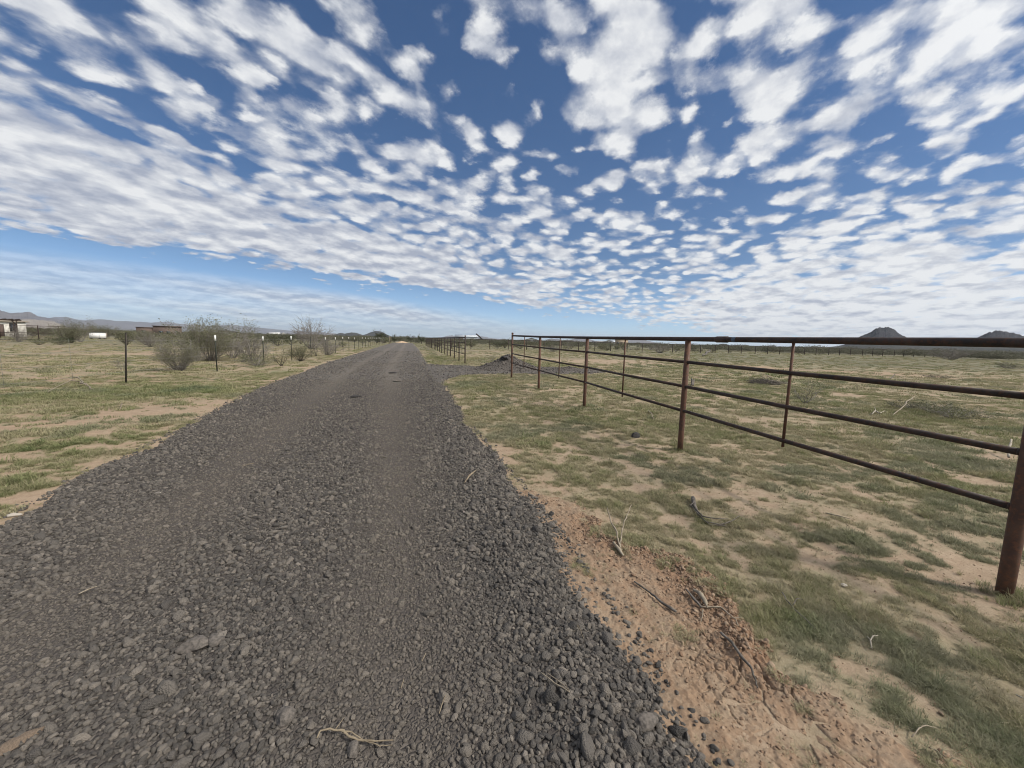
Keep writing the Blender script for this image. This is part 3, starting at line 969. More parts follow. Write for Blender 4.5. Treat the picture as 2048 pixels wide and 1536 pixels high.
def build_grass():
    near = [(tuft_mesh(f'tuft_{k}', 500+k, 26, 0.024, 0.038, 0.0012, 1.05), M['grass']) for k in range(5)]
    tall = [(tuft_mesh(f'tuft_tall_{k}', 520+k, 34, 0.026, 0.075, 0.0014, 0.7), M['grass']) for k in range(3)]
    matc = [(tuft_mesh(f'tuft_mat_{k}', 540+k, 70, 0.11, 0.050, 0.0032, 0.8), M['grass']) for k in range(4)]
    fars = [(tuft_mesh(f'tuft_far_{k}', 560+k, 80, 0.26, 0.070, 0.0085, 0.7), M['grass']) for k in range(4)]
    protos = near+tall+matc+fars
    P, S, I, LU, BL = [], [], [], [], []
    def lay(r0, r1, dens, lo, hi, sc, thr, jit=0.25, soft=0.22):
        n = int(R(62)*(r1*r1-r0*r0)*dens)
        a = RS.uniform(R(-62), R(62), n)+R(15.2)
        r = np.sqrt(RS.uniform(r0*r0, r1*r1, n))
        x, y = r*np.sin(a), r*np.cos(a)
        c = cover_f(x, y)
        ok = RS.rand(n) < np.clip((c-thr)/(1-thr), 0, 1)**0.8*(1-soft)+soft*sstep(c, 0.005, 0.12)+0.01
        ok &= (np.maximum(road_in(x, y), drive_in(x, y)) < 0.02)
        cl = fbm(x, y, 5.5, 2, 0.5, 57)*0.62+fbm(x, y, 13.0, 2, 0.5, 58)*0.38     # plants stand in clumps a hand wide
        ok &= RS.rand(n) < sstep(cl+0.10*(c-0.6), 0.43, 0.58)*0.88+0.12
        x, y, c, cl = x[ok], y[ok], c[ok], cl[ok]
        l = lush_f(x, y)
        s = sc*0.88*(0.6+0.35*c+0.45*l+0.9*(cl-0.45))*np.exp(RS.normal(0, jit, len(x)))
        si = (strip_in(x, y) > 0)
        z = np.where(si & (x < 3.05) & (y < 3.7), strip_h(x, y), ground_h(x, y))
        P.append(np.c_[x, y, z])
        S.append(s)
        I.append(RS.randint(lo, hi, len(x)))
        LU.append(np.clip(l+RS.normal(0, 0.13, len(x))+1.3*(cl-0.52), 0, 1))
        bl = sstep(fbm(x, y, 0.9, 3, 0.5, 95), 0.60, 0.70)*0.7
        BL.append(bl+0)
    lay(1.0, 4.0, 5200, 0, 5, 0.80, 0.05)
    lay(4.0, 8.0, 2300, 0, 5, 0.95, 0.05)
    lay(1.0, 5.0, 1500, 0, 5, 0.46, 0.0, 0.3, 0.8)                # the short dry nap between the clumps
    lay(5.0, 9.0, 700, 0, 5, 0.62, 0.0, 0.3, 0.8)
    lay(1.2, 5.0, 130, 5, 8, 0.74, 0.45)
    lay(5.0, 14.0, 110, 5, 8, 0.80, 0.45)
    lay(4.5, 9.0, 60, 8, 12, 0.8, 0.2)
    lay(8.0, 18.0, 150, 8, 12, 0.9, 0.10)
    lay(18.0, 34.0, 20, 12, 16, 0.8, 0.12)
    lay(34.0, 62.0, 5.0, 12, 16, 0.9, 0.15)
    lay(62.0, 125.0, 1.6, 12, 16, 1.1, 0.1)
    # weeds that the mower misses round the fence posts
    for (qx, qy) in P1[1:]+P2[:6]:
        n = 34
        a, r = RS.uniform(0, 6.28, n), 0.03+np.abs(RS.normal(0, 0.10, n))
        x, y = qx+r*np.cos(a), qy+r*np.sin(a)
        P.append(np.c_[x, y, ground_h(x, y)])
        S.append(RS.uniform(0.6, 1.25, n)*np.exp(-r*1.5))
        I.append(RS.randint(5, 8, n))
        LU.append(np.clip(RS.normal(0.45, 0.2, n), 0, 1))
        BL.append(np.zeros(n))
    p, s = np.vstack(P), np.concatenate(S)
    n = len(p)
    rot = np.c_[RS.normal(0, 0.12, (n, 2)), RS.uniform(0, 6.28, n)]
    scatter('desert_grass', p, rot, np.repeat(s[:, None], 3, 1), np.concatenate(I), {'lush': np.concatenate(LU), 'blue': np.concatenate(BL)}, protos)
    return n
print('grass', build_grass())
#ENDSTUFF

# ================================================================== hills on the horizon
def hill(name, prof, dist, depth, mat, seed, rough=0.10, base_drop=3.0):
    """a ridge with the skyline the photograph shows, standing at its own distance with its own depth"""
    px = np.array([p[0] for p in prof], float)
    hz = 681+(px-1024)*0.0244
    az = np.array([bearing(p) for p in px])
    el = []
    for p, y in prof:
        d = ray(p, y)
        el.append(d.z/math.hypot(d.x, d.y))
    hh = (CAM_H+dist*np.array(el))*1.06
    n = 320
    u = np.linspace(0, 1, n)
    A = np.interp(u, np.linspace(0, 1, len(az)), az) if False else np.linspace(az[0], az[-1], n)
    H = np.interp(A, az, hh)
    k = 21
    tt = np.linspace(-1, 1, k)
    V = []
    for j, t in enumerate(tt):
        r = dist+t*depth
        x, y = r*np.sin(A), r*np.cos(A)
        prof_t = (1-abs(t))**0.8
        wv = np.linspace(0, 60, n)+t*9
        Ht = H*(1+0.13*(fbm(wv, wv*0+seed+t*7, 0.35, 4, 0.6, seed+20)-0.5)+0.06*(fbm(wv, wv*0+t*11, 1.6, 3, 0.6, seed+21)-0.5))
        nz = fbm(x/depth*2.2+seed, y/depth*2.2, 1.0, 5, 0.58, seed)
        nz2 = fbm(x/depth*7+seed, y/depth*7, 1.0, 4, 0.6, seed+3)
        z = Ht*prof_t*(1-rough*2.6*(nz-0.5)*(1 if abs(t) > 0.02 else 0.25))+H*0.10*(nz2-0.5)*4*abs(t)*(1-abs(t))
        z = np.minimum(z, Ht*(1-0.9*abs(t)))                        # the skyline stays the crest
        z = np.where(abs(t) > 0.99, -base_drop, z)
        V.append(np.c_[x, y, z])
    V = np.vstack(V)
    i = np.arange(k-1)[:, None]*n
    j = np.arange(n-1)[None, :]
    F = np.stack([i+j, i+j+1, i+n+j+1, i+n+j], -1).reshape(-1, 4)
    me = raw_mesh(name, V, F, True)
    return tag(link(name, me, mat), kind='structure')
def hill_mat(name, c1, c2, c3, sc):
    mt, t, b = new_mat(name, 0.95, 0.05)
    co = t.node('ShaderNodeNewGeometry').outputs['Position']
    n = t.noise(co, sc, 8, 0.65)
    n2 = t.noise(co, sc*6, 6, 0.65)
    c = t.mix(t.ss(n, 0.38, 0.62), c1, c2)
    t.put(b.inputs['Base Color'], t.mix(t.mul(t.ss(n2, 0.5, 0.66), 0.6), c, c3))
    bump(t, b, n2, 0.8, 6.0)
    return mt
M['butte'] = hill_mat('dark_volcanic_slope', (0.020, 0.021, 0.026), (0.040, 0.039, 0.044), (0.078, 0.070, 0.066), 0.025)
M['apron'] = hill_mat('scrub_covered_slope', (0.040, 0.042, 0.040), (0.058, 0.057, 0.050), (0.08, 0.075, 0.062), 0.01)
M['range'] = hill_mat('far_mountain_rock', (0.09, 0.082, 0.085), (0.14, 0.12, 0.115), (0.19, 0.165, 0.15), 0.0012)
M['tanhill'] = hill_mat('tan_hillside', (0.22, 0.18, 0.14), (0.30, 0.25, 0.19), (0.13, 0.11, 0.09), 0.004)
hill('hill', [(1655, 697), (1690, 689), (1718, 673.5), (1728, 670), (1738, 666), (1748, 658.5), (1754, 655.5), (1762, 656.5), (1772, 656.8), (1785, 663), (1797, 670), (1806, 674), (1812, 677.5), (1850, 688), (1890, 697)], 1750, 230, M['butte'], 1)
hill('hill', [(1910, 694), (1940, 681), (1955, 674), (1966, 670), (1972, 666), (1985, 663.2), (1996, 664), (2012, 665.8), (2026, 668), (2040, 673), (2062, 680), (2110, 698)], 1850, 230, M['butte'], 2)
hill('hill', [(1625, 697), (1680, 692), (1760, 689), (1860, 690), (1990, 694), (2120, 699), (2300, 706)], 1500, 260, M['apron'], 3, 0.2)
hill('hill', [(1425, 692), (1436, 689.4), (1444, 687.4), (1452, 688), (1460, 691), (1470, 694)], 1900, 120, M['butte'], 4)
hill('hill', [(640, 672), (662, 670), (672, 668.5), (682, 666), (690, 667.5), (704, 665.5), (712, 665.8), (722, 669), (726, 670.5), (732, 668.6), (742, 664.8), (750, 663), (758, 663.2), (766, 666), (775, 670), (790, 676)], 2600, 260, M['apron'], 5)
hill('hill', [(586, 671), (594, 666), (600, 663.2), (606, 664.5), (614, 668.5), (622, 672)], 5200, 260, M['range'], 6)
hill('mountain', [(-160, 622), (-90, 614), (-30, 620), (0, 622.5), (12, 624), (26, 628), (36, 627.5), (46, 627), (52, 625.8), (60, 625), (68, 628), (80, 633), (95, 636), (110, 638.5), (130, 642), (160, 649), (180, 655)], 8000, 1300, M['range'], 7)
hill('mountain', [(-40, 634), (0, 638), (30, 640), (60, 639), (85, 641), (110, 644), (128, 651), (140, 658)], 6500, 700, M['tanhill'], 8, 0.2)
hill('mountain', [(60, 650), (100, 637), (112, 635.2), (125, 636.2), (136, 636), (146, 638), (160, 641.5), (176, 642), (190, 640), (205, 639), (216, 640.2), (232, 643), (262, 644), (290, 645.5), (304, 646.5), (318, 645.5), (332, 644.2), (344, 645.8), (360, 648.5), (390, 650), (420, 651.5), (448, 651), (465, 651.2), (488, 652.6), (505, 655.5), (520, 656), (540, 658), (575, 661), (600, 662), (640, 664.5), (680, 668), (720, 672)], 13000, 1800, M['range'], 9, 0.08)
hill('mountain', [(860, 677), (885, 674.5), (895, 671.8), (904, 671), (912, 673), (935, 675), (962, 673), (970, 674), (985, 677), (1010, 678.5)], 9000, 900, M['range'], 10)
hill('mountain', [(1085, 683), (1096, 678.5), (1103, 677), (1108, 678.2), (1114, 677.4), (1120, 679.5), (1126, 681.5), (1150, 678), (1160, 676), (1172, 676), (1184, 680), (1192, 682.5), (1215, 682), (1230, 680), (1262, 680.5), (1285, 680.2), (1300, 683), (1325, 688)], 8000, 900, M['range'], 11)
hill('mountain', [(795, 677), (810, 672.8), (818, 672), (826, 673), (840, 674), (870, 676.5)], 15000, 900, M['range'], 12)

# ================================================================== fences
def pipe_fence(name, label, posts, top, spec, rp, rr, rs_, mats, stays=True, last_bump=0.0, n=12, group=None, coupling=None):
    """posts: ground points; top: height of the top rail over each post; spec: rail heights as shares of it"""
    o = thing(name, label, 'fence', (posts[0][0], posts[0][1], 0), group=group)
    ox, oy = posts[0]
    P = [np.array([x-ox, y-oy, 0.0]) for x, y in posts]
    for k, (p, h) in enumerate(zip(P, top)):
        b = MB()
        hh = h-rp*0.55
        if last_bump and k == len(P)-1 or (last_bump < 0 and k == 0):
            hh = h+abs(last_bump)
        b.tube([p+(0, 0, -0.15), p+(0, 0, 0.3), p+(0, 0, 0.8), p+(0, 0, hh)], rp, n)
        if hh > h:
            b.tube([p+(0, 0, hh-0.02), p+(0, 0, hh+0.012), p+(0, 0, hh+0.022)], [rp*1.12, rp*1.1, rp*0.5], n)
        b.build('post', mats[1], o)
    line = []
    for k in range(len(P)-1):
        for t in np.linspace(0, 1, 5)[:-1]:
            line.append((P[k]*(1-t)+P[k+1]*t)+(0, 0, top[k]*(1-t)+top[k+1]*t))
    line.append(P[-1]+(0, 0, top[-1]))
    b = MB()
    b.tube(line, rr, n)
    b.build('top_rail', mats[0], o)
    for s in spec:
        b = MB()
        for k in range(len(P)-1):
            a, c = P[k]+(0, 0, top[k]*s), P[k+1]+(0, 0, top[k+1]*s)
            d = (c-a)/np.linalg.norm(c-a)
            a, c = a+d*rp*0.8, c-d*rp*0.8
            b.tube([a, a*0.5+c*0.5+(0, 0, -0.006), c], rs_, n)
            for q in (a, c):                                        # weld beads
                dd = d if q is a else -d
                b.tube([q, q+dd*0.012], [rs_*1.22, rs_*1.05], n)
        b.build('rail', mats[0], o)
    if stays:
        for k in range(len(P)-1):
            m_ = (P[k]+P[k+1])/2
            h = (top[k]+top[k+1])/2
            b = MB()
            b.tube([m_+(0, 0, h*spec[-1]-0.07), m_+(0, 0, h*0.7), m_+(0, 0, h)], 0.0135 if n > 8 else 0.012, max(6, n-4))
            b.build('stay', mats[2], o)
    if coupling:
        k, t = coupling
        a, c = P[k]+(0, 0, top[k]), P[k+1]+(0, 0, top[k+1])
        d = (c-a)/np.linalg.norm(c-a)
        q = a+(c-a)*t
        b = MB()
        b.tube([q-d*0.105, q-d*0.085, q+d*0.085, q+d*0.105], [rr*1.02, rr*1.26, rr*1.26, rr*1.02], n)
        b.build('coupling', mats[0], o)
        b = MB()
        b.tube([q-d*0.235, q-d*0.175], rr*1.035, n, caps=False)
        b.build('paint_band', M['tape'], o)
    return o
pipe_fence('pipe_fence', 'rusty welded pipe fence running from the right foreground to the driveway opening', P1, [1.55, 1.55, 1.56, 1.578, 1.605, 1.635, 1.69],
           (0.80, 0.585, 0.368), 0.0375, 0.0305, 0.0215, (M['pipe'], M['post'], M['post']), True, 0.10, 18, coupling=(2, 0.80))
pipe_fence('pipe_fence', 'long dark pipe fence receding along the road beyond the gravel driveway', P2, [1.62]*len(P2),
           (0.80, 0.585, 0.368), 0.0375, 0.0305, 0.0215, (M['pipe_far'],)*3, True, -0.10, 8)
bx = np.linspace(3.6, 176, 56)
P3 = [(float(x), 62.6-0.02*float(x)+0.12*math.sin(k*2.1)) for k, x in enumerate(bx)]
pipe_fence('pipe_fence', 'thin dark fence crossing the far side of the grassy pasture', P3, [1.56]*len(P3),
           (0.52, 0.30), 0.062, 0.040, 0.016, (M['pipe_far'],)*3, False, 0, 6)

def t_post(o, x, y, h, cap, mat, lean=(0, 0)):
    b = MB()
    def sec(pts):
        return pts
    top = np.array([x+lean[0], y+lean[1], h])
    bot = np.array([x, y, -0.2])
    # a T section: flange and web, with studs up the flange
    for (w, d, dx, dy) in ((0.042, 0.009, 0, 0), (0.009, 0.034, 0, 0.021)):
        v = []
        for q in (bot, top):
            for sx, sy in ((-1, -1), (1, -1), (1, 1), (-1, 1)):
                v.append((q[0]+dx+sx*w/2, q[1]+dy+sy*d/2, q[2]))
        b.faces(v, [(0, 3, 2, 1), (4, 5, 6, 7), (0, 1, 5, 4), (1, 2, 6, 5), (2, 3, 7, 6), (3, 0, 4, 7)])
    for k in range(18):
        t = 0.15+k*0.05
        q = bot*(1-t)+top*t
        b.box((q[0], q[1]-0.008, q[2]), (0.014, 0.010, 0.016))
    p = b.build('post', mat, o, smooth=False)
    if cap:
        c = MB()
        q = bot*0.125+top*0.875
        c.box((q[0], q[1]+0.008, h-0.10), (0.052, 0.056, 0.215))
        c.build('post_cap', M['white'], p, smooth=False)
    return p
def wire_fence():
    pts = [(-8.25, 8.9), (-7.79, 13.38), (-7.39, 17.9), (-7.11, 22.25), (-6.7, 25.6), (-6.45, 29.24), (-6.3, 33.3), (-6.19, 37.0), (-6.1, 40.5), (-6.1, 44.4)]
    pts += [(-6.05+0.01*k, 48.4+4.0*k) for k in range(15)]
    nocap = {0, 1, 5, 11}
    o = thing('wire_fence', 'wire fence of slim green steel posts with white tops along the left verge', 'fence', (pts[1][0], pts[1][1], 0))
    ox, oy = pts[1]
    for k, (x, y) in enumerate(pts):
        h = 1.42+0.03*math.sin(k*1.7)
        t_post(o, x-ox, y-oy, h, k not in nocap, M['tpost_brown'] if k < 2 else M['tpost'], (0.012*math.sin(k*3.1)+(0.11 if k == 1 else 0), 0.01*math.cos(k)))
    for z in (0.35, 0.66, 0.96, 1.24):
        b = MB()
        for k in range(len(pts)-1):
            a, c = np.array([*pts[k], z])-(ox, oy, 0), np.array([*pts[k+1], z])-(ox, oy, 0)
            b.tube([a, (a+c)/2-(0, 0, 0.015), c], 0.0028, 4, caps=False)
        b.build('wire', M['wire'], o)
    # twisted steel droppers between the posts
    for k in range(6):
        for t in (0.33, 0.66):
            a = np.array([*pts[k], 0])*(1-t)+np.array([*pts[k+1], 0])*t-(ox, oy, 0)
            MB().tube([a+(0, 0, 0.25), a+(0, 0, 1.28)], 0.0035, 4).build('dropper', M['wire'], o)
wire_fence()
def yard_fence():
    a, c = np.array([-49.0, 51.0, 0]), np.array([-43.2, 66.0, 0])
    o = thing('yard_fence', 'black mesh yard fence before the house at the left edge', 'fence', tuple(a))
    n = 9
    L = c-a
    for k in range(n):
        p = L*k/(n-1)
        MB().tube([p+(0, 0, -0.2), p+(0, 0, 1.95)], 0.05, 8).build('post', M['pipe_far'], o)
    for z in (0.2, 1.0, 1.88):
        MB().tube([(0, 0, z), tuple(L*0.5+(0, 0, z)), tuple(L+(0, 0, z))], 0.032, 6).build('rail', M['pipe_far'], o)
    b = MB()
    m_ = 150
    for k in range(m_):
        p = L*k/(m_-1)
        b.tube([p+(0.03, 0, 0.05), p+(0.03, 0, 1.9)], 0.010, 4, caps=False)
    for k in range(16):
        z = 0.1+k*0.118
        b.tube([(0.03, 0, z), tuple(L+(0.03, 0, z))], 0.009, 4, caps=False)
    b.build('mesh_panel', M['pipe_far'], o)
yard_fence()

# ================================================================== buildings far off
def wallm(name, c, rough=0.85):
    return mottled(name, c, tuple(v*0.85 for v in c), 0.8, rough, bs=0)
M['cream'] = wallm('cream_stucco', (0.80, 0.77, 0.70))
M['whitew'] = wallm('white_siding', (0.74, 0.73, 0.70))
M['tanw'] = wallm('tan_stucco', (0.40, 0.32, 0.23))
M['brownw'] = wallm('brown_block_wall', (0.125, 0.092, 0.078))
M['greyroof'] = wallm('grey_shingle_roof', (0.16, 0.155, 0.16))
M['tanroof'] = wallm('weathered_tan_roof', (0.26, 0.225, 0.18))
M['darkroof'] = wallm('dark_shingle_roof', (0.055, 0.050, 0.050))
M['metalroof'] = wallm('pale_metal_roof', (0.50, 0.53, 0.56), 0.5)
M['metalwall'] = wallm('pale_metal_wall', (0.42, 0.45, 0.48), 0.5)
M['beam'] = mottled('dark_brown_timber', (0.045, 0.028, 0.020), (0.03, 0.02, 0.015), 3)
M['glass'], _t, _b = new_mat('dark_window_glass', 0.12, 0.6)
_b.inputs['Base Color'].default_value = (0.03, 0.035, 0.04, 1)
M['trim'] = wallm('dark_window_trim', (0.09, 0.075, 0.065))

def house(name, label, cat, px, dist, w, d, h, rh, kind, wall, roof, openings=(), eave=0.5, turn=0.0, ridge_along=True, chimney=None, shift=0.0):
    """openings: (kind, x along the front, sill height, width, height)"""
    bear = bearing(px)-shift/dist
    x, y = math.sin(bear)*dist, math.cos(bear)*dist
    o = thing(name, label, cat, (x, y, 0), -bear+turn)
    MB().box((0, d/2, h/2), (w, d, h)).build('wall', wall, o, False)
    b = MB()
    e = eave
    t_ = 0.14
    if kind == 'flat':
        b.box((0, d/2, h+t_/2+0.002), (w+2*e, d+2*e, t_))
    elif kind == 'parapet':
        b.box((0, d/2, h+0.10), (w+0.1, d+0.1, 0.2))
    elif kind == 'hip':
        k = min(w, d)/2*0.95
        v = [(-w/2-e, -e, h), (w/2+e, -e, h), (w/2+e, d+e, h), (-w/2-e, d+e, h), (-w/2+k, d/2, h+rh), (w/2-k, d/2, h+rh),
             (-w/2-e, -e, h-t_), (w/2+e, -e, h-t_), (w/2+e, d+e, h-t_), (-w/2-e, d+e, h-t_)]
        b.faces(v, [(0, 1, 5, 4), (2, 3, 4, 5), (1, 2, 5, 5), (3, 0, 4, 4), (6, 7, 1, 0), (7, 8, 2, 1), (8, 9, 3, 2), (9, 6, 0, 3), (9, 8, 7, 6)])
    elif kind == 'gable':
        if ridge_along:
            for s in (0, 1):
                y0, y1 = (-e, d/2) if s == 0 else (d+e, d/2)
                b.faces([(-w/2-e, y0, h-0.1), (w/2+e, y0, h-0.1), (w/2+e, y1, h+rh), (-w/2-e, y1, h+rh),
                         (-w/2-e, y0, h-0.1-t_), (w/2+e, y0, h-0.1-t_), (w/2+e, y1, h+rh-t_), (-w/2-e, y1, h+rh-t_)],
                        [(0, 1, 2, 3), (7, 6, 5, 4), (0, 4, 5, 1), (1, 5, 6, 2), (3, 7, 4, 0), (2, 6, 7, 3)])
        else:
            for s in (-1, 1):
                x0 = s*(w/2+e)
                b.faces([(x0, -e, h-0.1), (x0, d+e, h-0.1), (0, d+e, h+rh), (0, -e, h+rh),
                         (x0, -e, h-0.1-t_), (x0, d+e, h-0.1-t_), (0, d+e, h+rh-t_), (0, -e, h+rh-t_)],
                        [(0, 1, 2, 3), (7, 6, 5, 4), (0, 4, 5, 1), (1, 5, 6, 2), (3, 7, 4, 0), (2, 6, 7, 3)])
            g = MB()
            g.faces([(-w/2, 0.01, h), (w/2, 0.01, h), (0, 0.01, h+rh*0.96), (-w/2, d-0.01, h), (w/2, d-0.01, h), (0, d-0.01, h+rh*0.96)], [(0, 1, 2, 2), (5, 4, 3, 3)])
            g.build('gable', wall, o, False)
        if ridge_along:
            g = MB()
            for xx in (-w/2+0.01, w/2-0.01):
                g.faces([(xx, 0, h), (xx, d, h), (xx, d/2, h+rh*0.95)], [(0, 1, 2, 2)])
            g.build('gable', wall, o, False)
    r = b.build('roof', roof, o, False)
    if chimney:
        MB().tube([(chimney[0], d/2, h), (chimney[0], d/2, h+chimney[1])], chimney[2], 10).build('vent_pipe', M['metalroof'], r)
    for (k, ox, z, ww, hh) in openings:
        f = MB().box((ox, -0.012, z+hh/2), (ww+0.16, 0.05, hh+0.16)).build('window' if k == 'w' else 'door', M['trim'], o, False)
        MB().box((ox, -0.045, z+hh/2), (ww, 0.03, hh)).build('pane' if k == 'w' else 'leaf', M['glass'] if k == 'w' else M['brownw'], f, False)
    return o
house('house', 'cream house with low roof behind the timber pergola at the left edge', 'house', 52, 110, 12.0, 8, 2.75, 0.55, 'hip', M['cream'], M['tanroof'],
      [('w', 1.6, 1.1, 1.2, 1.1), ('w', 4.6, 1.0, 0.7, 1.3), ('d', 3.1, 0.1, 0.8, 2.0)], 0.4, 0.1, chimney=(3.4, 1.1, 0.09), shift=5.9)
def pergola():
    dist = 98.0
    bear = bearing(41)-2.9/dist
    o = thing('pergola', 'dark brown timber pergola in front of the cream house', 'pergola', (math.sin(bear)*dist, math.cos(bear)*dist, 0), -bear+0.1)
    for ox in (-2.6, -0.9, 0.9, 2.6):
        for oy in (0, 2.6):
            MB().box((ox, oy, 1.35), (0.11, 0.11, 2.7)).build('post', M['beam'], o, False)
    for oy in (0, 2.6):
        MB().box((0, oy, 2.79), (6.2, 0.16, 0.18)).build('beam', M['beam'], o, False)
    for k in range(10):
        MB().box((-2.9+k*0.644, 1.3, 2.93), (0.06, 3.6, 0.09)).build('rafter', M['beam'], o, False)
    for ox, s_ in ((0.9, 1), (2.6, 1), (-0.9, 1)):
        MB().tube([(ox, -0.02, 2.1), (ox-s_*0.5, -0.02, 2.72)], 0.05, 6).build('brace', M['beam'], o)
pergola()
def box_trailer():
    x, y = at(193.5, 100)
    o = thing('storage_tank', 'long white box standing in the pasture before the dark bushes', 'box', (x, y, 0), -bearing(193.5)-0.15)
    MB().box((0, 0.5, 0.60), (2.0, 1.0, 0.86)).build('body', M['whitew'], o, False)
    MB().box((0, 0.5, 1.06), (2.06, 1.06, 0.05)).build('lid', M['metalroof'], o, False)
    for ox in (-0.8, 0.2, 0.8):
        MB().box((ox, 0.5, 0.08), (0.14, 0.9, 0.17)).build('skid', M['beam'], o, False)
    MB().box((0.25, -0.015, 0.60), (0.04, 0.03, 0.84)).build('seam', M['metalwall'], o, False)
box_trailer()
def far_post(px, dist, h, label, r=0.09, mat='wood_grey', cat='post', name='wooden_post'):
    x, y = at(px, dist)
    return tag(link(name, MB().tube([(0, 0, -0.2), (0, 0, h*0.5), (0, 0, h)], [r, r*0.96, r*0.9], 8).mesh(name), M[mat]), label, cat), (x, y)
for px, dist, h, lab, r, mt, nm in ((212.5, 100, 1.1, 'short pale post right beside the long white box', 0.06, 'wood_pale', 'wooden_post'),
                                (836.5, 150, 2.5, 'dark upright post near the far end of the receding pipe fence', 0.16, 'beam', 'wooden_post'),
                                (778.5, 100, 1.9, 'left one of the two pale posts left of the road end', 0.07, 'wood_pale', 'wooden_post'),
                                (781.8, 100, 1.9, 'right one of the two pale posts left of the road end', 0.07, 'wood_pale', 'wooden_post')):
    o, (x, y) = far_post(px, dist, h, lab, r, mt, name=nm)
    o.location = (x, y, 0)
def brown_building():
    x, y = at(322, 150)
    o = thing('long_building', 'long low brown building with a stepped flat roof behind the bushes', 'building', (x, y, 0), -bearing(322))
    MB().box((-3.4, 3, 1.3), (3.4, 6, 2.6)).build('wall', M['brownw'], o, False)
    MB().box((1.45, 3, 1.55), (6.2, 6.4, 3.1)).build('wall', M['brownw'], o, False)
    MB().box((-3.4, 3, 2.67), (3.7, 6.4, 0.13)).build('roof', M['brownw'], o, False)
    MB().box((1.45, 3, 3.18), (6.6, 7.0, 0.16)).build('roof', M['brownw'], o, False)
    for ox in (-3.6, 0, 1.6, 3.3):
        f = MB().box((ox, -0.25, 1.4), (0.9, 0.1, 0.9)).build('window', M['trim'], o, False)
        MB().box((ox, -0.31, 1.4), (0.76, 0.06, 0.76)).build('pane', M['glass'], f, False)
brown_building()
house('house', 'low dark roofed house behind the tall creosote bush on the left', 'house', 457, 170, 6.4, 6, 2.1, 0.45, 'hip', M['cream'], M['darkroof'], [('w', -2, 0.9, 1.0, 0.9), ('w', 2, 0.9, 1.0, 0.9)])
house('house', 'distant white house on the left skyline above the wire fence', 'house', 549, 240, 4.6, 5, 2.1, 0.7, 'gable', M['whitew'], M['whitew'], [('w', -1.1, 0.9, 1.1, 1.0), ('d', 1.0, 0.1, 0.9, 1.8)], 0.3)
house('shed', 'small white gabled shed just right of the distant white house', 'shed', 567.5, 240, 2.0, 3, 1.9, 1.0, 'gable', M['whitew'], M['whitew'], [('d', 0, 0.1, 0.9, 1.7)], 0.2, ridge_along=False)
house('barn', 'long pale metal barn on the skyline behind the receding pipe fence', 'barn', 933, 210, 12.0, 8, 3.1, 0.9, 'gable', M['metalwall'], M['metalroof'], [('d', -3, 0.1, 2.4, 2.4)], 0.3)
house('house', 'white gabled house with a dark roof seen through the first fence panel', 'house', 1063, 190, 6.6, 7, 2.0, 1.0, 'gable', M['whitew'], M['darkroof'], [('w', -1.2, 0.9, 0.9, 0.9), ('w', 1.5, 0.9, 0.9, 0.9)], 0.6, ridge_along=False)
house('house', 'grey roofed house with white walls left of the third fence post', 'house', 1135, 260, 6.2, 6, 2.1, 1.0, 'hip', M['whitew'], M['greyroof'], [('w', -2, 1.0, 1.3, 1.2), ('w', 2, 1.0, 1.3, 1.2)])
house('house', 'low white house just right of the third fence post', 'house', 1195.5, 280, 7.0, 6, 2.1, 0.6, 'gable', M['whitew'], M['greyroof'], [('w', -2, 0.9, 1.0, 0.9), ('w', 2.0, 0.9, 1.0, 0.9)], 0.3)
house('house', 'wide house with a pale sloping roof left of the tan block building', 'house', 1218, 300, 8.6, 8, 2.2, 1.6, 'gable', M['whitew'], M['metalroof'], [('w', 1, 1.0, 1.3, 1.2)], 0.5, turn=-0.5, ridge_along=False)
house('block_building', 'square tan flat roofed building under the rail beyond the pasture', 'building', 1243, 175, 5.4, 5, 2.8, 0, 'parapet', M['tanw'], M['tanw'], [('w', -1.5, 1.0, 0.9, 0.9), ('w', 1.5, 1.0, 0.9, 0.9), ('d', 0.1, 0.05, 0.8, 1.9)])
def carport():
    x, y = at(1344, 210)
    o = thing('carport', 'thin white carport frame on the skyline left of the fourth fence post', 'carport', (x, y, 0), -bearing(1344))
    for ox in (-1.6, 1.6):
        for oy in (0, 4):
            MB().box((ox, oy, 1.15), (0.14, 0.14, 2.3)).build('post', M['whitew'], o, False)
    MB().box((0, 2, 2.36), (3.7, 4.6, 0.11)).build('roof', M['whitew'], o, False)
carport()
def elevator():
    """leaning dark conveyor beside the barn"""
    x, y = at(957, 205)
    o = thing('conveyor', 'dark leaning conveyor at the right end of the pale metal barn', 'conveyor', (x, y, 0), -bearing(957))
    MB().tube([(-1.4, 0, 4.6), (-0.2, 0, 3.7), (1.6, 0, 2.1)], 0.32, 8).build('chute', M['pipe_far'], o)
    MB().tube([(1.0, 0, 0), (0.9, 0, 2.5)], 0.10, 6).build('leg', M['pipe_far'], o)
    MB().tube([(-0.9, 0, 0), (-0.8, 0, 4.0)], 0.10, 6).build('leg', M['pipe_far'], o)
    MB().box((1.9, 0, 1.9), (0.9, 0.7, 0.5)).build('hopper', M['pipe_far'], o, False)
elevator()

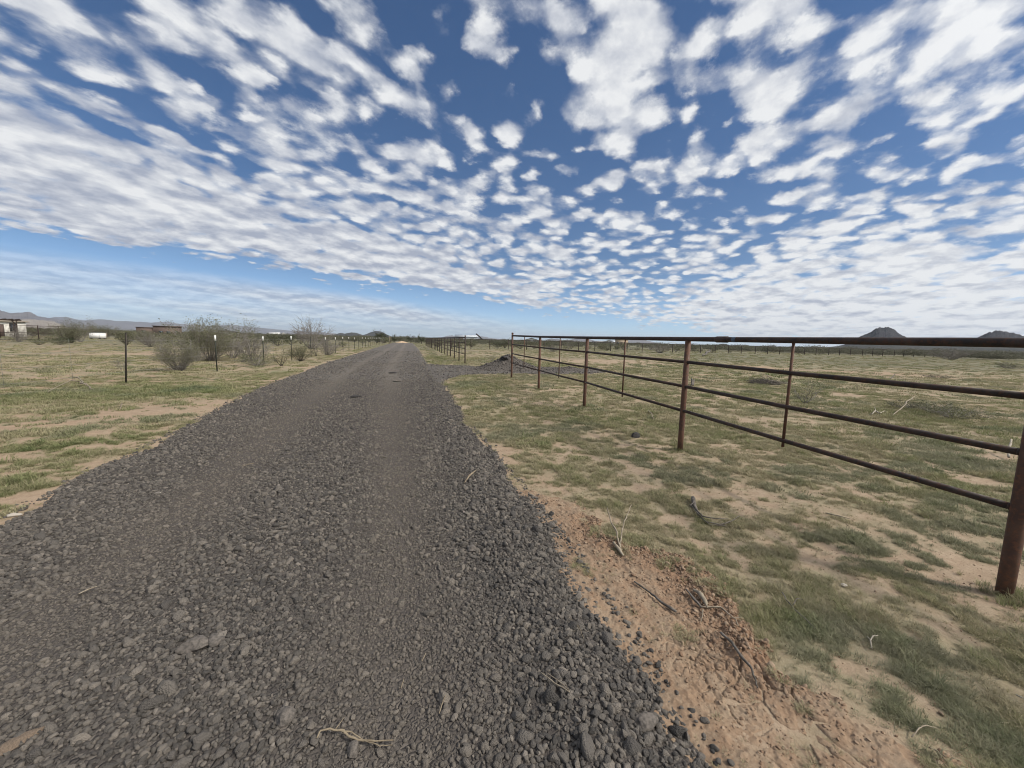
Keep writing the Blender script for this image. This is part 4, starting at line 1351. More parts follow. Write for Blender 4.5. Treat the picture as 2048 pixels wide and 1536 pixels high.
# ================================================================== heaps
def heap(name, label, cat, c, rx, ry, h, mat, stones=0, seed=1, turn=0.0, protos=None, nx=90):
    a = np.linspace(0, 2*np.pi, nx, endpoint=False)
    q = np.concatenate([[0.02], np.linspace(0.06, 1.0, 40)])
    A, Q = np.meshgrid(a, q)
    lob = 1+0.16*(fbm(np.cos(a)*1.2+seed, np.sin(a)*1.2, 1.4, 3, 0.5, seed)-0.5)*2
    x, y = rx*Q*lob*np.cos(A), ry*Q*lob*np.sin(A)
    z = h*(1-sstep(Q, 0.0, 1.0)**0.75)*(0.85+0.3*fbm(x, y, 1.3, 3, 0.5, seed+2))+(fbm(x, y, 6, 3, 0.6, seed+5)-0.5)*0.06*h*2
    z = z-0.06*sstep(Q, 0.9, 1.0)
    n = nx
    i = np.arange(len(q)-1)[:, None]*n
    j = np.arange(n)[None, :]
    f = np.stack([i+j, i+n+j, i+n+(j+1) % n, i+(j+1) % n], -1).reshape(-1, 4)
    mb = MB()
    mb._add(np.c_[x.ravel(), y.ravel(), z.ravel()], f[:, ::-1])
    mb._add([(0, 0, z.ravel()[:n].mean())]+[tuple(r) for r in np.c_[x[0], y[0], z[0]]], [(0, k+1, (k+1) % n+1, (k+1) % n+1) for k in range(n)])
    rs = np.random.RandomState(seed)
    for k in range(stones):                                        # loose stones on the flanks, part of the heap
        ii = rs.randint(0, len(x.ravel()))
        v, ff = protos[k % len(protos)]
        s = 0.03*math.exp(rs.normal(0, 0.4))
        cs, sn = math.cos(k), math.sin(k)
        vv = v*s
        vv = np.c_[vv[:, 0]*cs-vv[:, 1]*sn, vv[:, 0]*sn+vv[:, 1]*cs, vv[:, 2]]
        mb._add(vv+(x.ravel()[ii], y.ravel()[ii], z.ravel()[ii]), ff)
    me = mb.mesh(name)
    for nm in ('track', 'near'):
        at_ = me.attributes.new(nm, 'FLOAT', 'POINT')
        at_.data.foreach_set('value', np.full(len(me.vertices), 0.55 if nm == 'near' else 0.0, np.float32))
    o = link(name, me, mat)
    o.location = c
    o.rotation_euler = (0, 0, turn)
    return tag(o, label, cat)
def proto_rocks():
    out = []
    for k in range(5):
        v, f = ico(2)
        v = v*(1+0.8*n3(v, 1.5, 700+k))[:, None]*np.array([1, 0.85, 0.75])
        out.append((v, f))
    return out
PR = proto_rocks()
heap('gravel_pile', 'mound of dark lava gravel by the end post of the pipe fence', 'gravel pile', (4.85, 18.6, 0.0), 2.2, 1.4, 0.70, M['gravel'], 1200, 3, 0.0, PR)
heap('gravel_pile', 'low dark gravel heap trailing off behind the second fence panel', 'gravel pile', (8.0, 18.4, 0.0), 2.0, 0.9, 0.20, M['gravel'], 350, 6, -0.1, PR)
heap('dirt_mound', 'pale sandy dirt mound blocking the far end of the road', 'dirt mound', (-1.7, 119.0, -0.05), 2.4, 1.6, 0.62, mottled('pale_sand', (0.50, 0.37, 0.25), (0.40, 0.28, 0.18), 2), 0, 9)

def rock(name, label, cat, px, py, size, mat, seed, sq=(1, 0.8, 0.55), z=None, sub=4, turn=0.0, pos=None):
    x, y = pos if pos else gpt(px, py)
    g = float(road_in(np.array([x]), np.array([y]))[0])
    zz = z if z is not None else float((road_h if g > 0 else ground_h)(np.array([x]), np.array([y]))[0])
    o = link(name, rock_mesh(name, seed, sub, sq, 1.2), mat)
    o.location = (x, y, zz+size*sq[2]*0.45)
    o.scale = (size, size, size)
    o.rotation_euler = (0, 0, turn)
    return tag(o, label, cat)
rock('boulder', 'dark lava boulder sitting on top of the gravel mound', 'rock', 0, 0, 0.22, M['boulder'], 21, (1, 0.8, 0.75), 0.56, pos=(4.6, 18.35))
rock('rock', 'large grey brown rock lying in the middle of the road', 'rock', 795, 765, 0.16, M['rock_grey'], 22, (1.1, 0.8, 0.55))
rock('rock', 'dark flat clod on the road just beyond the large grey rock', 'rock', 786, 748, 0.14, M['boulder'], 23, (1.3, 0.7, 0.3))
rock('rock', 'dark low stone on the road left of the wheel track', 'rock', 712, 799, 0.10, M['boulder'], 24, (1.3, 0.8, 0.35))
rock('rock', 'small black lump in the lush grass left of the fourth fence post', 'rock', 1271, 873, 0.075, M['boulder'], 25, (1.0, 0.8, 0.7))
rock('stone_slab', 'flat brown slab on the gravel at the bottom left corner', 'rock', 34, 1512, 0.055, M['rock_brown'], 26, (1.35, 0.6, 0.22), turn=0.75)
rock('rock', 'rounded brown stone beside the pale root on the gravel', 'rock', 706, 1516, 0.030, M['rock_grey'], 27, (1.0, 0.9, 0.55))
rock('rock', 'large rough brown stone on the gravel left of the pale root', 'rock', 570, 1462, 0.040, M['rock_grey'], 28, (1, 0.9, 0.65))
rock('rock', 'wide pitted stone near the gravel edge beside the split straw', 'rock', 1290, 1462, 0.042, M['rock_grey'], 29, (1.1, 0.9, 0.6))
rock('rock', 'twin lobed stone on the gravel in the middle of the road', 'rock', 390, 1312, 0.050, M['rock_grey'], 30, (1.3, 0.8, 0.5))
rock('rock', 'squarish stone in the gravel above the twin lobed stone', 'rock', 430, 1305, 0.045, M['rock_grey'], 31, (1, 1, 0.5))
rock('rock', 'pale grey stone in the gravel by the right wheel track', 'rock', 945, 1110, 0.042, M['rock_grey'], 32, (0.9, 1, 0.7))
rock('rock', 'white quartz pebble in the grass left of the near fence post', 'rock', 1688, 1172, 0.020, M['rock_pale'], 33, (1.2, 0.9, 0.6))
rock('rock', 'white pebble at the left road edge on the sand', 'rock', 29, 1032, 0.040, M['rock_pale'], 34, (1.2, 0.8, 0.5))
rock('rock', 'small orange pebble on the gravel of the left wheel track', 'rock', 317, 996, 0.022, M['rock_pale'], 35, (1.1, 0.8, 0.6))

# ================================================================== sticks
def z_at(x, y):
    g = float(road_in(np.array([x]), np.array([y]))[0])
    if g > 0.02:
        return float(road_h(np.array([x]), np.array([y]))[0])+0.008
    if 0.95 < x < 3.0 and 0.6 < y < 3.7 and float(strip_in(np.array([x]), np.array([y]))[0]) > 0:
        return float(strip_h(np.array([x]), np.array([y]))[0])
    return float(ground_h(np.array([x]), np.array([y]))[0])
def stick(name, label, cat, lines, mat, group=None, lift=0.006, wob=0.02):
    """lines: lists of (px, py, radius in m, height in m) along each branch as it lies on the ground"""
    b = MB()
    rs = np.random.RandomState(len(label)*7+len(lines))
    o0 = gpt(lines[0][0][0], lines[0][0][1])
    for ln in lines:
        pts, rad = [], []
        for (px, py, r, z) in ln:
            x, y = gpt(px, py)
            pts.append((x-o0[0], y-o0[1], z_at(x, y)+lift+r+z))
            rad.append(r)
        pts, rad = np.array(pts), np.array(rad)
        k = len(pts)
        t = np.linspace(0, k-1, (k-1)*4+1)
        p = np.stack([np.interp(t, np.arange(k), pts[:, i]) for i in range(3)], 1)
        L = np.linalg.norm(pts[-1]-pts[0])
        p[1:-1] += rs.normal(0, wob*0.25*max(L, 0.02), (len(p)-2, 3))*np.array([1, 1, 0.4])
        b.tube(p, np.interp(t, np.arange(k), rad)*(1+rs.normal(0, 0.08, len(t))), 7)
    o = b.build(name, M[mat], None)
    o.location = (o0[0], o0[1], 0)
    return tag(o, label, cat, group)
stick('root', 'curved pale root lying on the gravel at the bottom edge', 'root', [[(634, 1502, .0022, 0), (642, 1492, .003, 0.01), (665, 1488, .0035, 0.012), (688, 1488, .004, 0.01), (700, 1497, .004, 0.006), (722, 1502, .0035, 0.004), (750, 1503, .003, 0.004), (787, 1500, .0018, 0.006)],
      [(680, 1488, .003, 0.01), (705, 1490, .0024, 0.012), (730, 1504, .002, 0.006), (760, 1511, .0016, 0.004), (785, 1509, .001, 0.004)], [(672, 1484, .002, 0.008), (690, 1458, .001, 0.01)]], 'straw')
stick('straw_stalk', 'split pale straw stalk on the right part of the gravel', 'stick', [[(1079, 1370, .0026, .006), (1108, 1395, .003, .005), (1138, 1417, .0024, .004)], [(1090, 1374, .002, .012), (1115, 1395, .0022, .012), (1136, 1413, .0016, .008)]], 'wood_pale')
stick('straw_stalk', 'thin straw standing askew left of the split stalk', 'stick', [[(878, 1448, .0022, .004), (888, 1420, .002, .01), (891, 1415, .0014, .014)]], 'straw')
stick('straw_stalk', 'short pale straw above the gravel centre near the bottom', 'stick', [[(844, 1338, .0024, .004), (852, 1325, .002, .012)]], 'straw')
stick('straw_stalk', 'short upright straw right of the brown slab stones', 'stick', [[(802, 1392, .002, .004), (808, 1376, .0018, .012)]], 'straw')
stick('twig', 'grey bent twig on the gravel above the split stalk', 'stick', [[(962, 1340, .0022, .004), (975, 1352, .0028, .006), (985, 1358, .0026, .006), (1000, 1366, .0018, .004)]], 'wood_grey')
stick('twig', 'thin bent twig near the gravel edge below the dried weeds', 'stick', [[(1136, 1255, .002, .008), (1150, 1270, .002, .008), (1158, 1280, .0018, .006), (1166, 1303, .0014, .006)]], 'straw')
stick('wood_splinter', 'pale wood splinter on the gravel beside the green verge', 'stick', [[(929, 977, .004, .004), (938, 966, .011, .006), (947, 959, .009, .006), (953, 953, .003, .004)]], 'straw')
stick('twig', 'pale twig on the left part of the gravel', 'stick', [[(160, 1203, .003, .006), (178, 1195, .003, .010), (196, 1188, .002, .008)]], 'wood_pale')
stick('twig', 'thin pale twig across the middle of the gravel road', 'stick', [[(487, 942, .003, .008), (498, 938, .003, .010), (510, 936, .002, .008)]], 'straw')
stick('branch', 'forked dry branch propped up on the edge of the dirt strip', 'branch', [[(1243, 1118, .007, 0.0), (1232, 1090, .007, 0.05), (1222, 1068, .0055, 0.08), (1213, 1046, .004, 0.11)], [(1240, 1113, .006, 0.0), (1241, 1085, .005, 0.06), (1250, 1062, .004, 0.09), (1261, 1042, .003, 0.12)], [(1226, 1102, .012, 0.0), (1237, 1112, .012, 0.005), (1246, 1122, .007, 0)]], 'wood_pale')
stick('branch', 'grey stick half buried along the reddish dirt ridge', 'branch', [[(1268, 1172, .005, .0), (1300, 1192, .006, .006), (1318, 1210, .007, .006), (1345, 1228, .009, .002), (1352, 1232, .006, 0)]], 'wood_grey')
stick('wood_chip', 'flat pale wood chip on the crumbled reddish dirt', 'wood chip', [[(1386, 1190, .006, .004), (1398, 1203, .014, .006), (1409, 1214, .012, .006), (1414, 1226, .004, .004)]], 'wood_pale')
stick('branch', 'dark grey stick beside the flat wood chip', 'branch', [[(1372, 1192, .005, .006), (1390, 1212, .008, .008), (1402, 1226, .005, .006)]], 'wood_grey')
stick('branch', 'curved root with a pale tip on the cracked dirt', 'branch', [[(1440, 1283, .007, .006), (1462, 1304, .007, .012), (1480, 1330, .007, .012), (1500, 1355, .0055, .012), (1511, 1373, .004, .01), (1514, 1385, .003, .004)]], 'wood_grey')
stick('twig', 'thin branching root across the reddish dirt ridge', 'branch', [[(1400, 1222, .005, .004), (1440, 1226, .004, .01), (1455, 1240, .0035, .012), (1470, 1252, .003, .01), (1476, 1262, .0025, .004)], [(1462, 1244, .002, .01), (1490, 1236, .0012, .008)], [(1405, 1228, .003, .004), (1402, 1252, .002, .004)]], 'wood_pale')
stick('twig', 'forked grey twig lying in the green tufts by the dirt strip', 'branch', [[(1563, 1200, .003, .03), (1572, 1215, .003, .03), (1590, 1232, .003, .025), (1606, 1245, .003, .02), (1632, 1266, .002, .01)], [(1584, 1224, .0025, .03), (1592, 1214, .0022, .04), (1604, 1212, .0016, .03)]], 'wood_grey')
stick('twig', 'small white forked twig among the green tufts', 'branch', [[(1742, 1306, .0028, .01), (1739, 1294, .0034, .02), (1744, 1287, .003, .025), (1754, 1284, .002, .02)], [(1739, 1293, .0025, .02), (1732, 1286, .0016, .02)]], 'wood_white')
stick('twig', 'pale twig arching over the cracked dirt at the bottom edge', 'branch', [[(1822, 1484, .002, .005), (1835, 1474, .0024, .02), (1848, 1469, .0022, .02), (1872, 1470, .0014, .01)], [(1857, 1505, .0022, .006), (1872, 1514, .0022, .01), (1890, 1530, .0014, .006)]], 'wood_pale')
stick('twig', 'white curved twig at the right edge below the near post', 'stick', [[(2030, 1402, .003, .01), (2040, 1408, .003, .014), (2052, 1412, .002, .01)]], 'wood_white')
stick('branch', 'dark dead branch with a pale stump end in the patchy grass', 'branch', [[(1385, 1006, .020, .02), (1388, 1022, .018, .015), (1396, 1038, .010, .01), (1412, 1050, .006, .01), (1440, 1054, .005, .012), (1462, 1050, .004, .02), (1478, 1041, .002, .03)],
      [(1390, 1028, .008, .03), (1405, 1045, .006, .03), (1430, 1048, .004, .035), (1455, 1047, .002, .03)], [(1380, 1018, .004, .02), (1392, 1035, .004, .03), (1420, 1056, .004, .015), (1452, 1056, .002, .02)], [(1386, 1020, .005, .05), (1378, 1028, .003, .06)]], 'wood_grey')
stick('stick', 'pale straight stick on the patchy grass left of the near post', 'stick', [[(1650, 1034, .005, .012), (1675, 1041, .005, .014), (1700, 1046, .003, .01)]], 'wood_pale')
stick('stick', 'pale stick poking out of the lush grass before the fourth post', 'stick', [[(1297, 824, .010, .02), (1302, 832, .010, .05), (1307, 841, .008, .03)]], 'wood_pale')
stick('branch', 'forked bleached branch in the green band left of the first wire fence post', 'branch', [[(148, 757, .012, .05), (158, 766, .014, .14), (170, 777, .016, .10), (182, 782, .012, .05), (187, 783, .006, .03)], [(97, 790, .008, .05), (118, 783, .010, .10), (142, 775, .012, .16), (160, 775, .012, .14), (172, 779, .010, .1)], [(100, 776, .004, .05), (128, 768, .006, .08), (148, 760, .006, .08)]], 'wood_pale')
stick('stick', 'pale stub standing in the sandy grass left of the road', 'stick', [[(240, 822, .010, .0), (243, 816, .010, .05), (245, 814, .006, .07)]], 'straw')
stick('branch', 'white crooked branch on the pasture near the cut brush', 'branch', [[(1743, 832, .012, .02), (1750, 829, .016, .06), (1758, 832, .014, .03), (1768, 828, .010, .05), (1773, 829, .006, .03)], [(1750, 829, .01, .06), (1748, 825, .006, .12)]], 'wood_white')
stick('branch', 'long pale branch leaning out of the cut brush', 'branch', [[(1783, 836, .008, .03), (1800, 829, .012, .12), (1816, 820, .012, .25), (1826, 816, .008, .3)]], 'wood_pale')
stick('stick', 'white stick hanging upright beside the near fence post', 'stick', [[(2017, 918, .012, 0.02), (2016, 912, .016, .10), (2018, 906, .012, .2)]], 'wood_white')
stick('log', 'short dark log on the far pasture right of the fourth post', 'log', [[(1405, 714, .05, .05), (1411, 712, .10, .15), (1417, 709, .13, .35), (1419, 707, .06, .5)]], 'wood_grey')
stick('stump', 'small dark stump on the pasture behind the fourth fence post', 'stump', [[(1384, 771, .05, -0.05), (1384, 770, .04, .16), (1382, 768, .015, .22)], [(1386, 771, .03, 0), (1388, 768, .01, .2)]], 'wood_grey')
stick('branch', 'dark tilted branch on the far pasture under the long rail', 'branch', [[(1781, 759, .02, .0), (1786, 757, .02, .1), (1791, 755.5, .01, .2)]], 'wood_grey')

# ================================================================== plants
def bush_meshes(seed, stems, h, spread, leaves, leaf, n_sub=4, lean=0.0, bare=0.0, side=5, low=0.35):
    """many bent stems fanning out of one base, twigs along them, and small leaf blades in loose clumps at their ends"""
    rs = np.random.RandomState(seed)
    b = MB()
    tips = []
    for k in range(stems):
        a = rs.uniform(0, 6.283)
        out = spread*math.sqrt(rs.rand())
        hh = h*rs.uniform(0.6, 1.0)*(1-0.35*(out/spread)**2)
        dx, dy = math.cos(a)*out+lean*hh, math.sin(a)*out
        n = 7
        t = np.linspace(0, 1, n)
        wob = np.cumsum(rs.normal(0, 0.02*h, (n, 2)), 0)
        p = np.c_[dx*t**0.8+wob[:, 0], dy*t**0.8+wob[:, 1], hh*t**1.1]
        p[0] = (rs.normal(0, 0.03), rs.normal(0, 0.03), -0.05)
        r0 = 0.012*(h/1.5)**0.7*rs.uniform(0.6, 1.3)
        b.tube(p, r0*(1-0.8*t), side, caps=False)
        for q in range(n_sub):
            f = rs.uniform(0.35, 1.0)
            base = np.array([np.interp(f, t, p[:, i]) for i in range(3)])
            d = np.array([dx, dy, hh*0.6])/max(h, 0.1)+rs.normal(0, 0.5, 3)
            d[2] = abs(d[2])*0.8+0.1
            d = d/np.linalg.norm(d)*h*rs.uniform(0.12, 0.3)
            mid = base+d*0.5+rs.normal(0, 0.03*h, 3)
            b.tube([base, mid, base+d], [r0*0.4, r0*0.3, r0*0.14], 4, caps=False)
            if rs.rand() > bare:
                for g in (0.4, 0.7, 1.0):
                    tips.append((base*(1-g)+(base+d)*g, h*0.055))
        if rs.rand() > bare:
            tips.append((p[-1], h*0.07))
            tips.append((p[-2], h*0.07))
    V, F = [], []
    if tips and leaves:
        for k in range(leaves):
            c, sp = tips[rs.randint(len(tips))]
            c = c+rs.normal(0, sp, 3)
            if c[2] < 0.05:
                continue
            u = rs.normal(size=3); u /= np.linalg.norm(u)
            w = np.cross(u, rs.normal(size=3)); w /= np.linalg.norm(w)
            s = leaf*rs.uniform(0.6, 1.4)
            o = len(V)
            V += [tuple(c-u*s), tuple(c+w*s*0.45), tuple(c+u*s), tuple(c-w*s*0.45)]
            F.append((o, o+1, o+2, o+3))
    sm = b.mesh('stems')
    fm = raw_mesh('foliage', V, F, False) if F else None
    return sm, fm
BK = {
    'twiggy': bush_meshes(1, 80, 1.4, 0.85, 8500, 0.017, 8, bare=0.15),
    'tall': bush_meshes(2, 70, 2.1, 1.35, 16000, 0.022, 9, bare=0.08),
    'round': bush_meshes(3, 46, 1.5, 1.0, 4600, 0.022, 7, bare=0.1),
    'open': bush_meshes(4, 26, 1.7, 1.1, 2200, 0.024, 6, bare=0.3),
    'leafless': bush_meshes(5, 48, 1.9, 1.25, 0, 0.02, 14),
    'dark': bush_meshes(6, 9, 0.9, 0.55, 0, 0.02, 5),
    'low': bush_meshes(7, 40, 0.5, 0.6, 1500, 0.016, 6, bare=0.2),
    'sprig': bush_meshes(8, 14, 0.55, 0.28, 420, 0.012, 5, bare=0.2),
}
FAR = {
    'a': bush_meshes(21, 22, 1.6, 1.1, 900, 0.055, 4, bare=0.05, side=4),
    'b': bush_meshes(22, 22, 1.9, 1.0, 900, 0.060, 4, bare=0.15, side=4),
    'c': bush_meshes(23, 26, 1.3, 1.2, 800, 0.055, 4, bare=0.1, side=4),
    'd': bush_meshes(24, 26, 1.7, 1.2, 120, 0.050, 8, bare=0.7, side=4),
}
def bush(kind, label, pos, scale=1.0, rz=0.0, stem='twig', leaf='leaf', name='creosote_bush', cat='bush', group=None, sx=1.0, sz=1.0):
    sm, fm = (BK.get(kind) or FAR.get(kind))
    x, y = pos
    o = thing(name, label, cat, (x, y, float(ground_h(np.array([x]), np.array([y]))[0])), rz, group)
    o.scale = (scale*sx, scale*sx, scale*sz)
    s = bpy.data.objects.new('stems', sm)
    COL.objects.link(s)
    s.parent = o
    if not sm.materials: sm.materials.append(M[stem])
    s.material_slots[0].link = 'OBJECT'
    s.material_slots[0].material = M[stem]
    if fm:
        f = bpy.data.objects.new('foliage', fm)
        COL.objects.link(f)
        f.parent = o
        if not fm.materials: fm.materials.append(M[leaf])
        f.material_slots[0].link = 'OBJECT'
        f.material_slots[0].material = M[leaf]
    return o
def G(px, py): return gpt(px, py)
bush('twiggy', 'twiggy silver green bush before the wire fence, nearest on the left', G(360, 742), 1.0, 0.4, sx=0.85, sz=1.0)
bush('tall', 'tall creosote bush with sprigs against the sky behind the nearest twiggy bush', G(422, 722), 1.0, 1.2, sx=0.95, sz=0.98)
bush('open', 'open leafy bush with sprigs behind and left of the tall creosote bush', at(388, 26), 1.4, 2.2, sx=0.9, sz=1.05)
bush('open', 'loose bush reaching up right of the first white topped post', at(462, 29), 1.45, 0.3, sx=0.9, sz=1.1)
bush('leafless', 'grey leafless bush with dark leaning stems between the first two white topped posts', at(500, 25), 0.9, 0.9, 'twig', name='bare_bush', sz=0.95)
bush('dark', 'dark forked stem leaning beside the grey leafless bush', at(482, 24.5), 1.5, 0.5, 'twig_dark', name='bare_bush', sz=1.1)
bush('low', 'low grey scrub in front of the grey leafless bush', at(512, 21.8), 1.5, 1.0, sz=0.9)
bush('sprig', 'small dark shrub just left of the third white topped post', at(560, 21.5), 1.5, 2.0, 'twig_dark')
bush('round', 'dark twiggy bush right behind the second white topped post', at(600, 26.0), 0.72, 1.1, 'twig_dark')
bush('leafless', 'hazy pale bare tree behind the third and fourth white topped posts', at(622, 48), 1.7, 0.2, name='bare_tree', cat='tree', sz=1.1)
bush('dark', 'dark leafless stems fanning out between two white topped posts', G(633, 713), 1.35, 2.6, 'twig_dark', name='bare_bush')
bush('leafless', 'pale wispy shrub round the fifth white topped post', at(655, 33), 0.75, 1.6, name='bare_bush', sx=1.2)
bush('open', 'thin small tree with a spray of leaves against the hills, left of the white box', at(158, 70), 1.75, 0.8, name='small_tree', cat='tree', sx=0.7, sz=1.1)
bush('round', 'dark dense bush directly left of the white box', at(140, 66), 1.5, 2.4, 'twig_dark', sx=0.75)
bush('open', 'loose tree at the right end of the black yard fence', at(118, 70), 1.55, 1.9, name='small_tree', cat='tree', sx=0.6)
bush('leafless', 'grey bare tree leaning behind the black yard fence', at(36, 70), 0.9, 0.7, name='bare_tree', cat='tree', sx=0.8)
bush('tall', 'wide bush behind the long white box', at(205, 112), 1.3, 0.5, sx=1.5)
bush('tall', 'broad bush between the white box and the first wire fence post', at(285, 74), 0.85, 2.9, sx=1.1)
bush('leafless', 'grey brush pair left behind the tall creosote bush', at(300, 52), 0.75, 1.9, name='bare_bush', sx=1.6)
bush('sprig', 'tiny shrub in the grass left of the first wire fence post', at(238, 21), 1.1, 0.5)
bush('sprig', 'lone sapling behind the rails left of the near bay stay', G(1611, 808), 1.15, 0.8, sx=1.2)
bush('sprig', 'sparse wispy plant on the open pasture behind the driveway', at(985, 28), 0.9, 1.8, sx=1.4)
bush('low', 'low dark cushion shrub on the pasture at the right edge', G(2016, 738), 1.7, 0.3, leaf='leaf_dark', sz=0.8)
bush('low', 'dark flat shrub on the pasture below the two buttes', G(1874, 757), 1.15, 1.3, leaf='leaf_dark', sz=0.45)
bush('low', 'cut brush heap with green leaves in the lush patch behind the rails', G(1905, 836), 0.95, 0.2, leaf='leaf', name='brush_heap', cat='brush heap', sx=1.25, sz=0.75)
bush('low', 'smaller cut brush heap left of the long pale branch', G(1812, 818), 0.7, 2.2, leaf='leaf_dark', name='brush_heap', cat='brush heap', sz=0.7)
bush('low', 'low leafy weeds at the left end of the cut brush', G(1868, 826), 0.75, 1.2, sz=0.8)
def brush_pile():
    rs = np.random.RandomState(77)
    b = MB()
    for k in range(150):
        a, r = rs.uniform(0, 6.28), 0.55*math.sqrt(rs.rand())
        c = np.array([math.cos(a)*r*1.15, math.sin(a)*r*0.8, 0.03+0.24*(1-r/0.6)*rs.rand()])
        d = rs.normal(0, 1, 3)*np.array([1, 1, 0.3])
        d = d/np.linalg.norm(d)*rs.uniform(0.15, 0.45)
        b.tube([c-d, c+rs.normal(0, 0.03, 3), c+d*0.8+(0, 0, rs.uniform(0, 0.08))], [0.008, 0.007, 0.003], 5)
    o = b.build('brush_pile', M['wood_grey'])
    x, y = G(1530, 768)
    o.location = (x, y, 0)
    tag(o, 'round heap of grey dead twigs on the pasture behind the rails', 'brush pile')
brush_pile()
bush('leafless', 'pale grey bare bush pair before the far pasture fence, near the third post', at(1107, 58), 0.75, 0.1, name='bare_bush', sx=1.6, sz=0.8)
bush('leafless', 'broad hazy grey bush at the far pasture fence left of the fourth post', at(1322, 68), 1.0, 1.4, name='bare_bush', sx=1.5, sz=0.9)
bush('leafless', 'wide pale grey bush at the far pasture fence right of the butte', at(1905, 100), 1.35, 2.1, name='bare_bush', sx=1.7, sz=0.85)

# trees by the end of the road
def tree(label, px, dist, h, spread, seed, leaf='leaf_dark', crown_lo=0.25, leaves=1500, name='desert_tree'):
    rs = np.random.RandomState(seed)
    x, y = at(px, dist)
    o = thing(name, label, 'tree', (x, y, 0), rs.uniform(0, 6))
    b = MB()
    tips = []
    trunk = np.array([(0, 0, -0.1), (0.05*h, 0, 0.2*h), (0.02*h, 0.03*h, 0.4*h)])
    b.tube(trunk, [0.05*h, 0.04*h, 0.032*h], 8)
    for k in range(9):
        a = rs.uniform(0, 6.28)
        e = np.array([math.cos(a)*spread*rs.uniform(0.4, 0.9), math.sin(a)*spread*rs.uniform(0.4, 0.9), h*rs.uniform(0.55, 0.95)])
        mid = trunk[2]*0.5+e*0.5+rs.normal(0, 0.05*h, 3)
        b.tube([trunk[1]+(trunk[2]-trunk[1])*rs.rand(), mid, e], [0.02*h, 0.014*h, 0.005*h], 5)
        for q in range(5):
            e2 = e*rs.uniform(0.7, 1)+rs.normal(0, 0.14*h, 3)
            tips.append(e2)
            b.tube([mid, e2], [0.008*h, 0.003*h], 4)
    b.build('trunk', M['twig_dark'], o)
    V, F = [], []
    for k in range(leaves):
        c = tips[rs.randint(len(tips))]+rs.normal(0, 0.075*h, 3)
        u = rs.normal(size=3); u /= np.linalg.norm(u)
        w = np.cross(u, rs.normal(size=3)); w /= np.linalg.norm(w)
        s = 0.028*h*rs.uniform(0.6, 1.4)
        i = len(V)
        V += [tuple(c-u*s), tuple(c+w*s*0.5), tuple(c+u*s), tuple(c-w*s*0.5)]
        F.append((i, i+1, i+2, i+3))
    link('crown', raw_mesh('crown', V, F, False), M[leaf], o)
    return o
tree('dark rounded tree left of the road end, left of a pair', 759, 128, 3.2, 1.25, 1)
tree('dark spreading tree right of the pair by the road end', 769, 130, 2.8, 1.6, 2)
tree('slim small tree poking above the scrub beside the road end', 789, 160, 2.9, 0.5, 3, leaves=350)
tree('dark low tree right of the dirt mound', 821, 140, 2.3, 1.5, 4)
tree('dark dense tree at the far end of the receding pipe fence', 843, 115, 2.2, 1.3, 5)
tree('dark low tree left of the dirt mound', 788, 132, 1.9, 1.6, 6)

# the scrub: single bushes as far as they show one by one
def scrub(zone_label, group, n, px0, px1, d0, d1, seed, name='creosote_bush', hmul=1.0, p=1.6, clear=None):
    rs = np.random.RandomState(seed)
    k, tries = 0, 0
    while k < n and tries < n*30:
        tries += 1
        px = rs.uniform(px0, px1)
        d = d0+(d1-d0)*rs.rand()**p
        x, y = at(px, d)
        if clear and clear(x, y):
            continue
        kind = 'abcd'[rs.choice(4, p=[0.36, 0.24, 0.26, 0.14])]
        bush(kind, zone_label, (x, y), rs.uniform(0.55, 1.15)*hmul, rs.uniform(0, 6.28), 'twig_dark' if rs.rand() < 0.5 else 'twig', 'leaf' if rs.rand() < 0.75 else 'leaf_dark', name, 'bush', group, sx=rs.uniform(0.9, 1.5), sz=rs.uniform(0.8, 1.15))
        k += 1
scrub('olive bush in the left scrub belt between the wire fence and the mountains', 'bushes of the left scrub belt', 120, -60, 745, 55, 190, 201, p=1.5, hmul=0.9, clear=lambda x, y: x > -9 or y < 30 or (math.hypot(x, y) < 112 and bearing(150) < math.atan2(x, y) < bearing(228)) or (math.hypot(x, y) < 112 and math.atan2(x, y) < bearing(70)))
scrub('olive bush in the scrub strip behind the far pasture fence', 'bushes behind the far pasture fence', 150, 850, 2130, 66, 190, 202, p=1.5, hmul=0.85, clear=lambda x, y: y < 64.5 or x < 4.5)
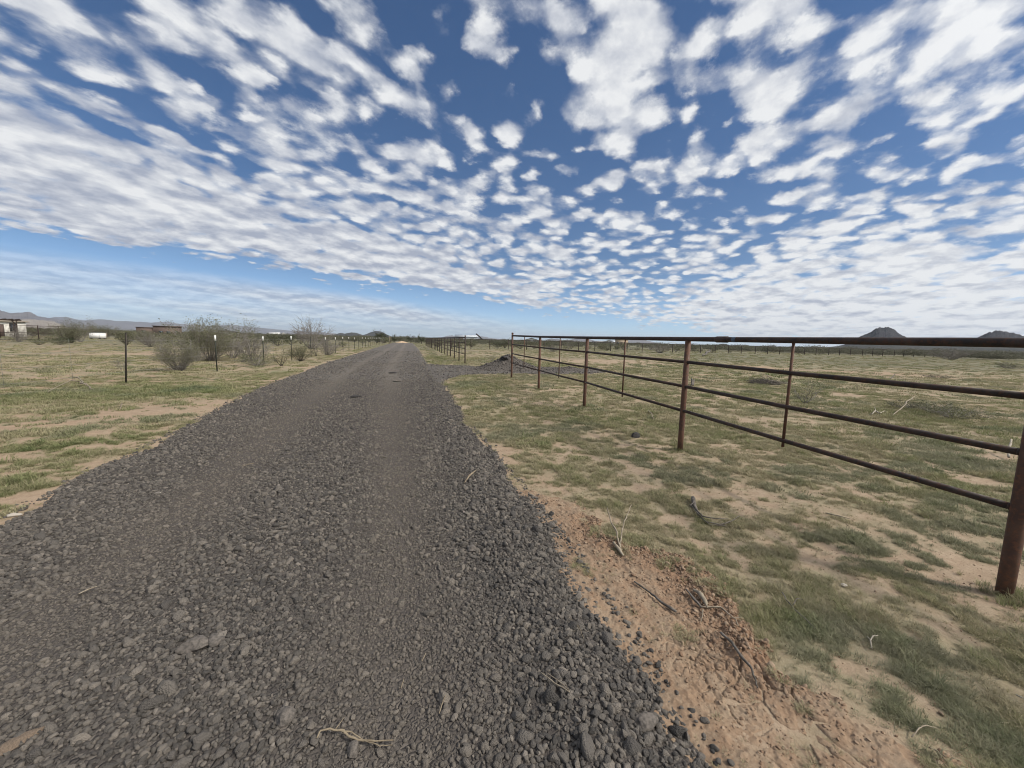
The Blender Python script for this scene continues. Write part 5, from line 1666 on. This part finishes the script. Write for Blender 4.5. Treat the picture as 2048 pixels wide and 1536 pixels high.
scrub('low bush by the far end of the road', 'bushes by the road end', 16, 700, 850, 105, 160, 203, hmul=1.0, clear=lambda x, y: -5.2 < x < 2.2)
def far_scrub():
    protos = []
    for k in 'abc':
        sm, fm = FAR[k]
        v = np.zeros(len(fm.vertices)*3, np.float32)
        fm.vertices.foreach_get('co', v)
        n = len(fm.polygons)
        # the leaf mass of a far bush with a dark core of stems
        q = raw_mesh('far_bush_'+k, v.reshape(-1, 3)*np.array([1.25, 1.25, 0.95]), np.arange(n*4).reshape(-1, 4), False)
        protos.append((q, M['leaf_far']))
    rs = np.random.RandomState(5)
    n = 9000
    a = rs.uniform(R(-62), R(62), n)+R(15.2)
    r = 118*np.exp(rs.rand(n)**1.0*math.log(2400/118))
    x, y = r*np.sin(a), r*np.cos(a)
    ok = ~((np.abs(x+1.6) < 4.0) & (y < 125)) & (fbm(x, y, 0.02, 3, 0.5, 33) > 0.36) & ~((y > 0) & (x < -8) & (y < 125) & (x > -80) & (r < 150))
    x, y, r = x[ok], y[ok], r[ok]
    n = len(x)
    s = rs.uniform(0.6, 1.25, n)*(1+r/1500)
    sc = np.c_[s*rs.uniform(1, 1.8, n), s*rs.uniform(1, 1.8, n), s*rs.uniform(0.7, 1.1, n)]
    scatter('distant_scrub', np.c_[x, y, np.zeros(n)], np.c_[np.zeros((n, 2)), rs.uniform(0, 6.28, n)], sc, rs.randint(0, 3, n), {}, protos)
far_scrub()

# ================================================================== the air
def haze():
    v = []
    r, z0, z1 = 27500.0, -4.5, 430.0
    b = MB().box((0, 0, (z0+z1)/2), (2*r, 2*r, z1-z0))
    mt = bpy.data.materials.new('haze')
    mt.use_nodes = True
    mt.node_tree.nodes.clear()
    t = NT(mt.node_tree)
    pv = t.node('ShaderNodeVolumePrincipled')
    pv.inputs['Color'].default_value = (0.78, 0.86, 0.97, 1)
    pv.inputs['Density'].default_value = HAZE
    pv.inputs['Anisotropy'].default_value = 0.2
    o = t.node('ShaderNodeOutputMaterial')
    t.put(o.inputs['Volume'], pv.outputs[0])
    tag(b.build('haze', mt, None, False), kind='stuff')
HAZE = 0.00006
haze()
